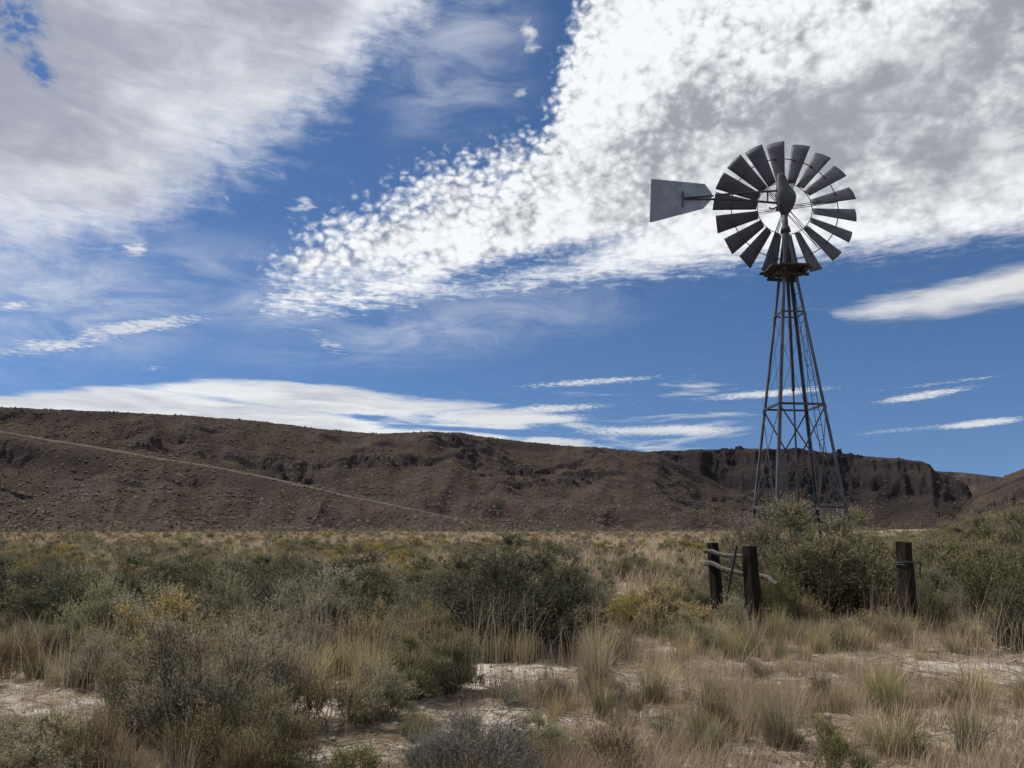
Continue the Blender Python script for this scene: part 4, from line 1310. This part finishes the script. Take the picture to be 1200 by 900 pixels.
cand = []
for (r0, r1, sp, sd) in ((6.2, 12.5, .75, 1), (12.5, 20, .62, 2), (20, 36, 1.05, 3)):
    pts, rng = scatter(r0, r1, sp, sd)
    for (x, y) in pts:
        d, kinds, hr = density(x, y)
        if rng.random() > d: continue
        k = kinds[int(rng.integers(len(kinds)))]
        H = rng.uniform(*hr); Wd = H * rng.uniform(1.0, 1.45)
        cand.append((math.hypot(x, y), x, y, k, H, Wd))
cand.sort()
n_sh = 0
ZONE = {}
overflow = []
LIMIT = 215
for (r, x, y, k, H, Wd) in cand:
    if not free(x, y, Wd * .5, .62 if r < 20 else .72): continue
    if n_sh >= LIMIT:
        overflow.append((x, y, k, H, Wd)); placed.append((x, y, Wd * .5)); continue
    px = 600 + 980 * x / y
    side = 'left of the big middle bush' if px < 520 else ('around the big middle bush' if px < 690 else ('near the old fence' if px < 1080 else 'on the right hand rise'))
    rng_ = 'in front' if r < 9.5 else ('by the sandy clearing' if r < 13 else ('in the brush' if r < 20 else ('in the second brush belt' if r < 26 else 'far out')))
    size = 'low' if H < .55 else ('waist high' if H < .95 else 'tall')
    lab = f'{size} {WORDS[k]} {rng_} {side}'
    plant(k, x, y, H, Wd, lab, group=lab)
    n_sh += 1


def instance_field(name, items, label, cat):
    """one mass of plants: points carrying size and turn, plants set on them"""
    kinds = sorted(set(i[2] for i in items))
    obs = []
    V = np.array([(x, y, float(ground_h(x, y)) - .04) for (x, y, *_r) in items], np.float32)
    me = bpy.data.meshes.new(name)
    me.vertices.add(len(V)); me.vertices.foreach_set('co', V.ravel())
    rng = np.random.default_rng(4)
    idx = []; flat = []
    for k in kinds:
        for p in PROTO[k]: flat.append((k, p))
    where = {k: [i for i, (kk, p) in enumerate(flat) if kk == k] for k in kinds}
    ids = np.array([where[i[2]][int(rng.integers(len(where[i[2]])))] for i in items])
    scl = np.array([(i[4] / flat[j][1]['W'], i[4] / flat[j][1]['W'], i[3] / flat[j][1]['H']) for i, j in zip(items, ids)], np.float32)
    rot = np.zeros((len(V), 3), np.float32); rot[:, 2] = rng.uniform(0, 2 * pi, len(V))
    a = me.attributes.new('pick', 'INT', 'POINT'); a.data.foreach_set('value', ids.astype(np.int32))
    a = me.attributes.new('size', 'FLOAT_VECTOR', 'POINT'); a.data.foreach_set('vector', scl.ravel())
    a = me.attributes.new('turn', 'FLOAT_VECTOR', 'POINT'); a.data.foreach_set('vector', rot.ravel())
    o = link(name, me); tag(o, label, cat, kind='stuff')
    ng = bpy.data.node_groups.new(name, 'GeometryNodeTree')
    ng.interface.new_socket('Geometry', in_out='INPUT', socket_type='NodeSocketGeometry')
    ng.interface.new_socket('Geometry', in_out='OUTPUT', socket_type='NodeSocketGeometry')
    nd = ng.nodes; gi = nd.new('NodeGroupInput'); go = nd.new('NodeGroupOutput')
    g2i = []
    for (k, p) in flat:
        src = next(ob for ob in scene.objects if ob.type == 'MESH' and ob.data == p['both']) if any(ob.type == 'MESH' and ob.data == p['both'] for ob in scene.objects) else None
        if src is None:
            src = next(ob for ob in scene.objects if ob.type == 'MESH' and ob.data == p.get('leaf'))
        oi = nd.new('GeometryNodeObjectInfo'); oi.inputs['Object'].default_value = src; oi.inputs['As Instance'].default_value = False
        gg = nd.new('GeometryNodeGeometryToInstance'); ng.links.new(oi.outputs['Geometry'], gg.inputs[0]); g2i.append(gg)
    j = nd.new('GeometryNodeJoinGeometry')
    for gg in reversed(g2i): ng.links.new(gg.outputs[0], j.inputs[0])

    def attr(nm, typ):
        n = nd.new('GeometryNodeInputNamedAttribute'); n.data_type = typ; n.inputs['Name'].default_value = nm
        return n.outputs[0]
    ip = nd.new('GeometryNodeInstanceOnPoints')
    ng.links.new(gi.outputs[0], ip.inputs['Points']); ng.links.new(j.outputs[0], ip.inputs['Instance'])
    ip.inputs['Pick Instance'].default_value = True
    ng.links.new(attr('pick', 'INT'), ip.inputs['Instance Index'])
    ng.links.new(attr('size', 'FLOAT_VECTOR'), ip.inputs['Scale'])
    er = nd.new('FunctionNodeEulerToRotation'); ng.links.new(attr('turn', 'FLOAT_VECTOR'), er.inputs[0]); ng.links.new(er.outputs[0], ip.inputs['Rotation'])
    ng.links.new(ip.outputs[0], go.inputs[0])
    md = o.modifiers.new('plants', 'NODES'); md.node_group = ng
    return o


# --- far brush: the same plants, far too many to count
far_items = list(overflow)
for (r0, r1, sp, sd) in ((36, 80, 1.5, 31), (80, 160, 2.3, 32), (160, 262, 3.2, 33)):
    pts, rng = scatter(r0, r1, sp, sd, -38, 38)
    for (x, y) in pts:
        az = math.degrees(math.atan2(x, y)); px = 600 + 980 * math.tan(math.radians(az)); r = math.hypot(x, y)
        n = float(fbm(x * .03, y * .03, 3))
        d = .75 + n * 1.4
        if 650 < px < 880 and r < 110: d = .25 + n
        if rng.random() > d: continue
        k = ('olive_shrub', 'sagebrush', 'rabbitbrush', 'dry_shrub', 'tan_grass_tuft', 'olive_shrub')[int(rng.integers(6))]
        if r > 70 and rng.random() < .6: k = 'tan_grass_tuft'
        H = rng.uniform(.5, 1.0); far_items.append((x, y, k, H, H * rng.uniform(1.2, 1.8)))

# --- grass tufts one can count
n_t = 0
pts, rng = scatter(6.0, 15.5, .42, 77)
pts.sort(key=lambda p: p[0] ** 2 + p[1] ** 2)
tuft_over = []
for (x, y) in pts:
    n = float(fbm(x * .5 + 7, y * .5, 3))
    px = 600 + 980 * x / y; r = math.hypot(x, y)
    if rng.random() > .72 + n * 1.6: continue
    pass
    if not free(x, y, .12, .55): continue
    k = ('tan_grass_tuft', 'tan_grass_tuft', 'tan_grass_tuft', 'green_bunchgrass', 'bunchgrass', 'rusty_weed')[int(rng.integers(6))]
    H = rng.uniform(.22, .5) if k != 'bunchgrass' else rng.uniform(.4, .7)
    side = 'on the left' if px < 420 else ('in the front centre' if px < 760 else 'on the right')
    dist = 'nearest the camera' if r < 7.6 else ('mid way across the clearing' if r < 10 else 'at the back of the clearing')
    lab = f'{"short" if H < .36 else "taller"} {WORDS[k]} {dist} {side}'
    plant(k, x, y, H, H * rng.uniform(.9, 1.4), lab, group=lab, cover=False, sink=.01)
    n_t += 1
    if n_t >= 270: break


# --- thin dry grass between everything
def dry_grass(name, mat, n, r0, r1, hmin, hmax, bw, seed, label, want):
    rng = np.random.default_rng(seed)
    r = np.exp(rng.uniform(math.log(r0), math.log(r1), n * 3)); a = np.radians(rng.uniform(-37, 37, n * 3))
    x = r * np.sin(a); y = r * np.cos(a)
    keep = rng.random(n * 3) < want(x, y, r, a)
    x = x[keep][:n]; y = y[keep][:n]; n = len(x); r = np.hypot(x, y)
    z = ground_h(x, y)
    H = rng.uniform(hmin, hmax, n) * (.6 + .8 * np.clip(fbm(x * .4, y * .4, 2) + .5, 0, 1))
    ph = rng.uniform(0, 2 * pi, n); ln = H * rng.uniform(.05, .55, n)
    D = np.stack([np.cos(ph) * ln, np.sin(ph) * ln, 0 * ph], -1)
    S = np.stack([np.sin(ph + .6), -np.cos(ph + .6), 0 * ph], -1) * (bw * rng.uniform(.6, 1.3, n) * np.maximum(1, r / 14))[:, None] / 2
    B = np.stack([x, y, z - .02], -1); up = np.array((0, 0, 1.0)) * H[:, None]
    M_ = B + D * .3 + up * .55; T = B + D + up
    V = np.stack([B - S, B + S, M_ + S * .7, M_ - S * .7, T], 1).reshape(-1, 3)
    b = (np.arange(n) * 5)[:, None]
    o = link(name, mesh_np(name, V, [b + np.array([[0, 1, 2, 3]]), b + np.array([[3, 2, 4]])], mats=[mat], attrs={'tip': np.tile([.1, .1, .6, .6, 1.0], n)}))
    tag(o, label, 'grass', kind='stuff')


def w_near(x, y, r, a):
    n = fbm(x * .45 + 2, y * .45, 4, .6)
    w = sstep(-.08, .22, n)
    for (kx, ky, c) in KEEP_OUT:
        w = w * sstep(c * .6, c * 1.5, np.hypot(x - kx, y - ky) + .3 * n)
    return w


def w_stalk(x, y, r, a):
    return sstep(-.05, .3, fbm(x * .6 + 20, y * .6, 3)) * sstep(6.5, 9, r)


def w_far(x, y, r, a):
    return sstep(-.3, .25, fbm(x * .08 + 2, y * .08, 3))


dry_grass('dry_grass', M_TAN, 66000, 5.6, 19, .06, .32, .0045, 51, 'fine pale dry grass and weed stalks over the sandy ground', w_near)
dry_grass('rusty_grass', M_RUST, 42000, 5.6, 18, .05, .30, .0045, 52, 'thin rusty brown weeds among the pale grass', lambda x, y, r, a: w_near(x + 5, y, r, a) * sstep(-8, 6, np.degrees(a) + 6 * fbm(x, y, 2)))
dry_grass('grass_stalks', M_TAN, 3000, 7, 22, .5, 1.05, .0045, 53, 'tall thin straw stalks standing among the bushes', w_stalk)
dry_grass('valley_grass', M_TAN, 90000, 20, 250, .3, .7, .012, 54, 'tan dry grass of the open valley flat', w_far)


def build_twigs():
    """dead twigs and bits of stem lying on the sand"""
    rng = np.random.default_rng(61); n = 5200
    r = np.exp(rng.uniform(math.log(5.5), math.log(17), n)); a = np.radians(rng.uniform(-37, 37, n))
    x = r * np.sin(a); y = r * np.cos(a); ph = rng.uniform(0, pi, n); L = rng.uniform(.04, .32, n)
    A = np.stack([x, y, ground_h(x, y) + .012], -1)
    B = A + np.stack([np.cos(ph) * L, np.sin(ph) * L, rng.uniform(0, .09, n) * L * 3], -1)
    v, f = sticks(A, B, np.full(n, .0045), np.full(n, .002))
    o = link('twig_litter', mesh_np('twig_litter', v, [f], mats=[M_WOOD])); tag(o, 'dead twigs strewn over the pale sandy ground', 'twigs', kind='stuff')
    # small stones
    m, N, out = new_mat('small stones'); geo = N.node('ShaderNodeNewGeometry')
    principled(N, out, N.mix(geo.outputs['Random Per Island'], (.16, .13, .11), (.42, .38, .34)), .9, spec=.1)
    n = 2600; r = np.exp(rng.uniform(math.log(5.5), math.log(15), n)); a = np.radians(rng.uniform(-37, 37, n))
    x = r * np.sin(a); y = r * np.cos(a); sz = .008 + .03 * rng.random(n) ** 3
    P = np.stack([x, y, ground_h(x, y) + .004], -1)
    unit = np.array([(1, 0, 0), (0, 1, 0), (-1, 0, 0), (0, -1, 0), (0, 0, .7), (0, 0, -.7)], float)
    U = unit[None] * rng.uniform(.6, 1.3, (n, 6, 1)) * sz[:, None, None] + rng.normal(0, .15, (n, 6, 3)) * sz[:, None, None]
    t8 = np.array([(0, 1, 4), (1, 2, 4), (2, 3, 4), (3, 0, 4), (1, 0, 5), (2, 1, 5), (3, 2, 5), (0, 3, 5)])
    o = link('pebbles', mesh_np('pebbles', (P[:, None] + U).reshape(-1, 3), [(t8[None] + (np.arange(n) * 6)[:, None, None]).reshape(-1, 3)], mats=[m]))
    tag(o, 'small stones lying on the pale sandy ground', 'pebbles', kind='stuff')


build_twigs()
instance_field('brush', far_items, 'grey green brush covering the valley floor out to the hills', 'brush')
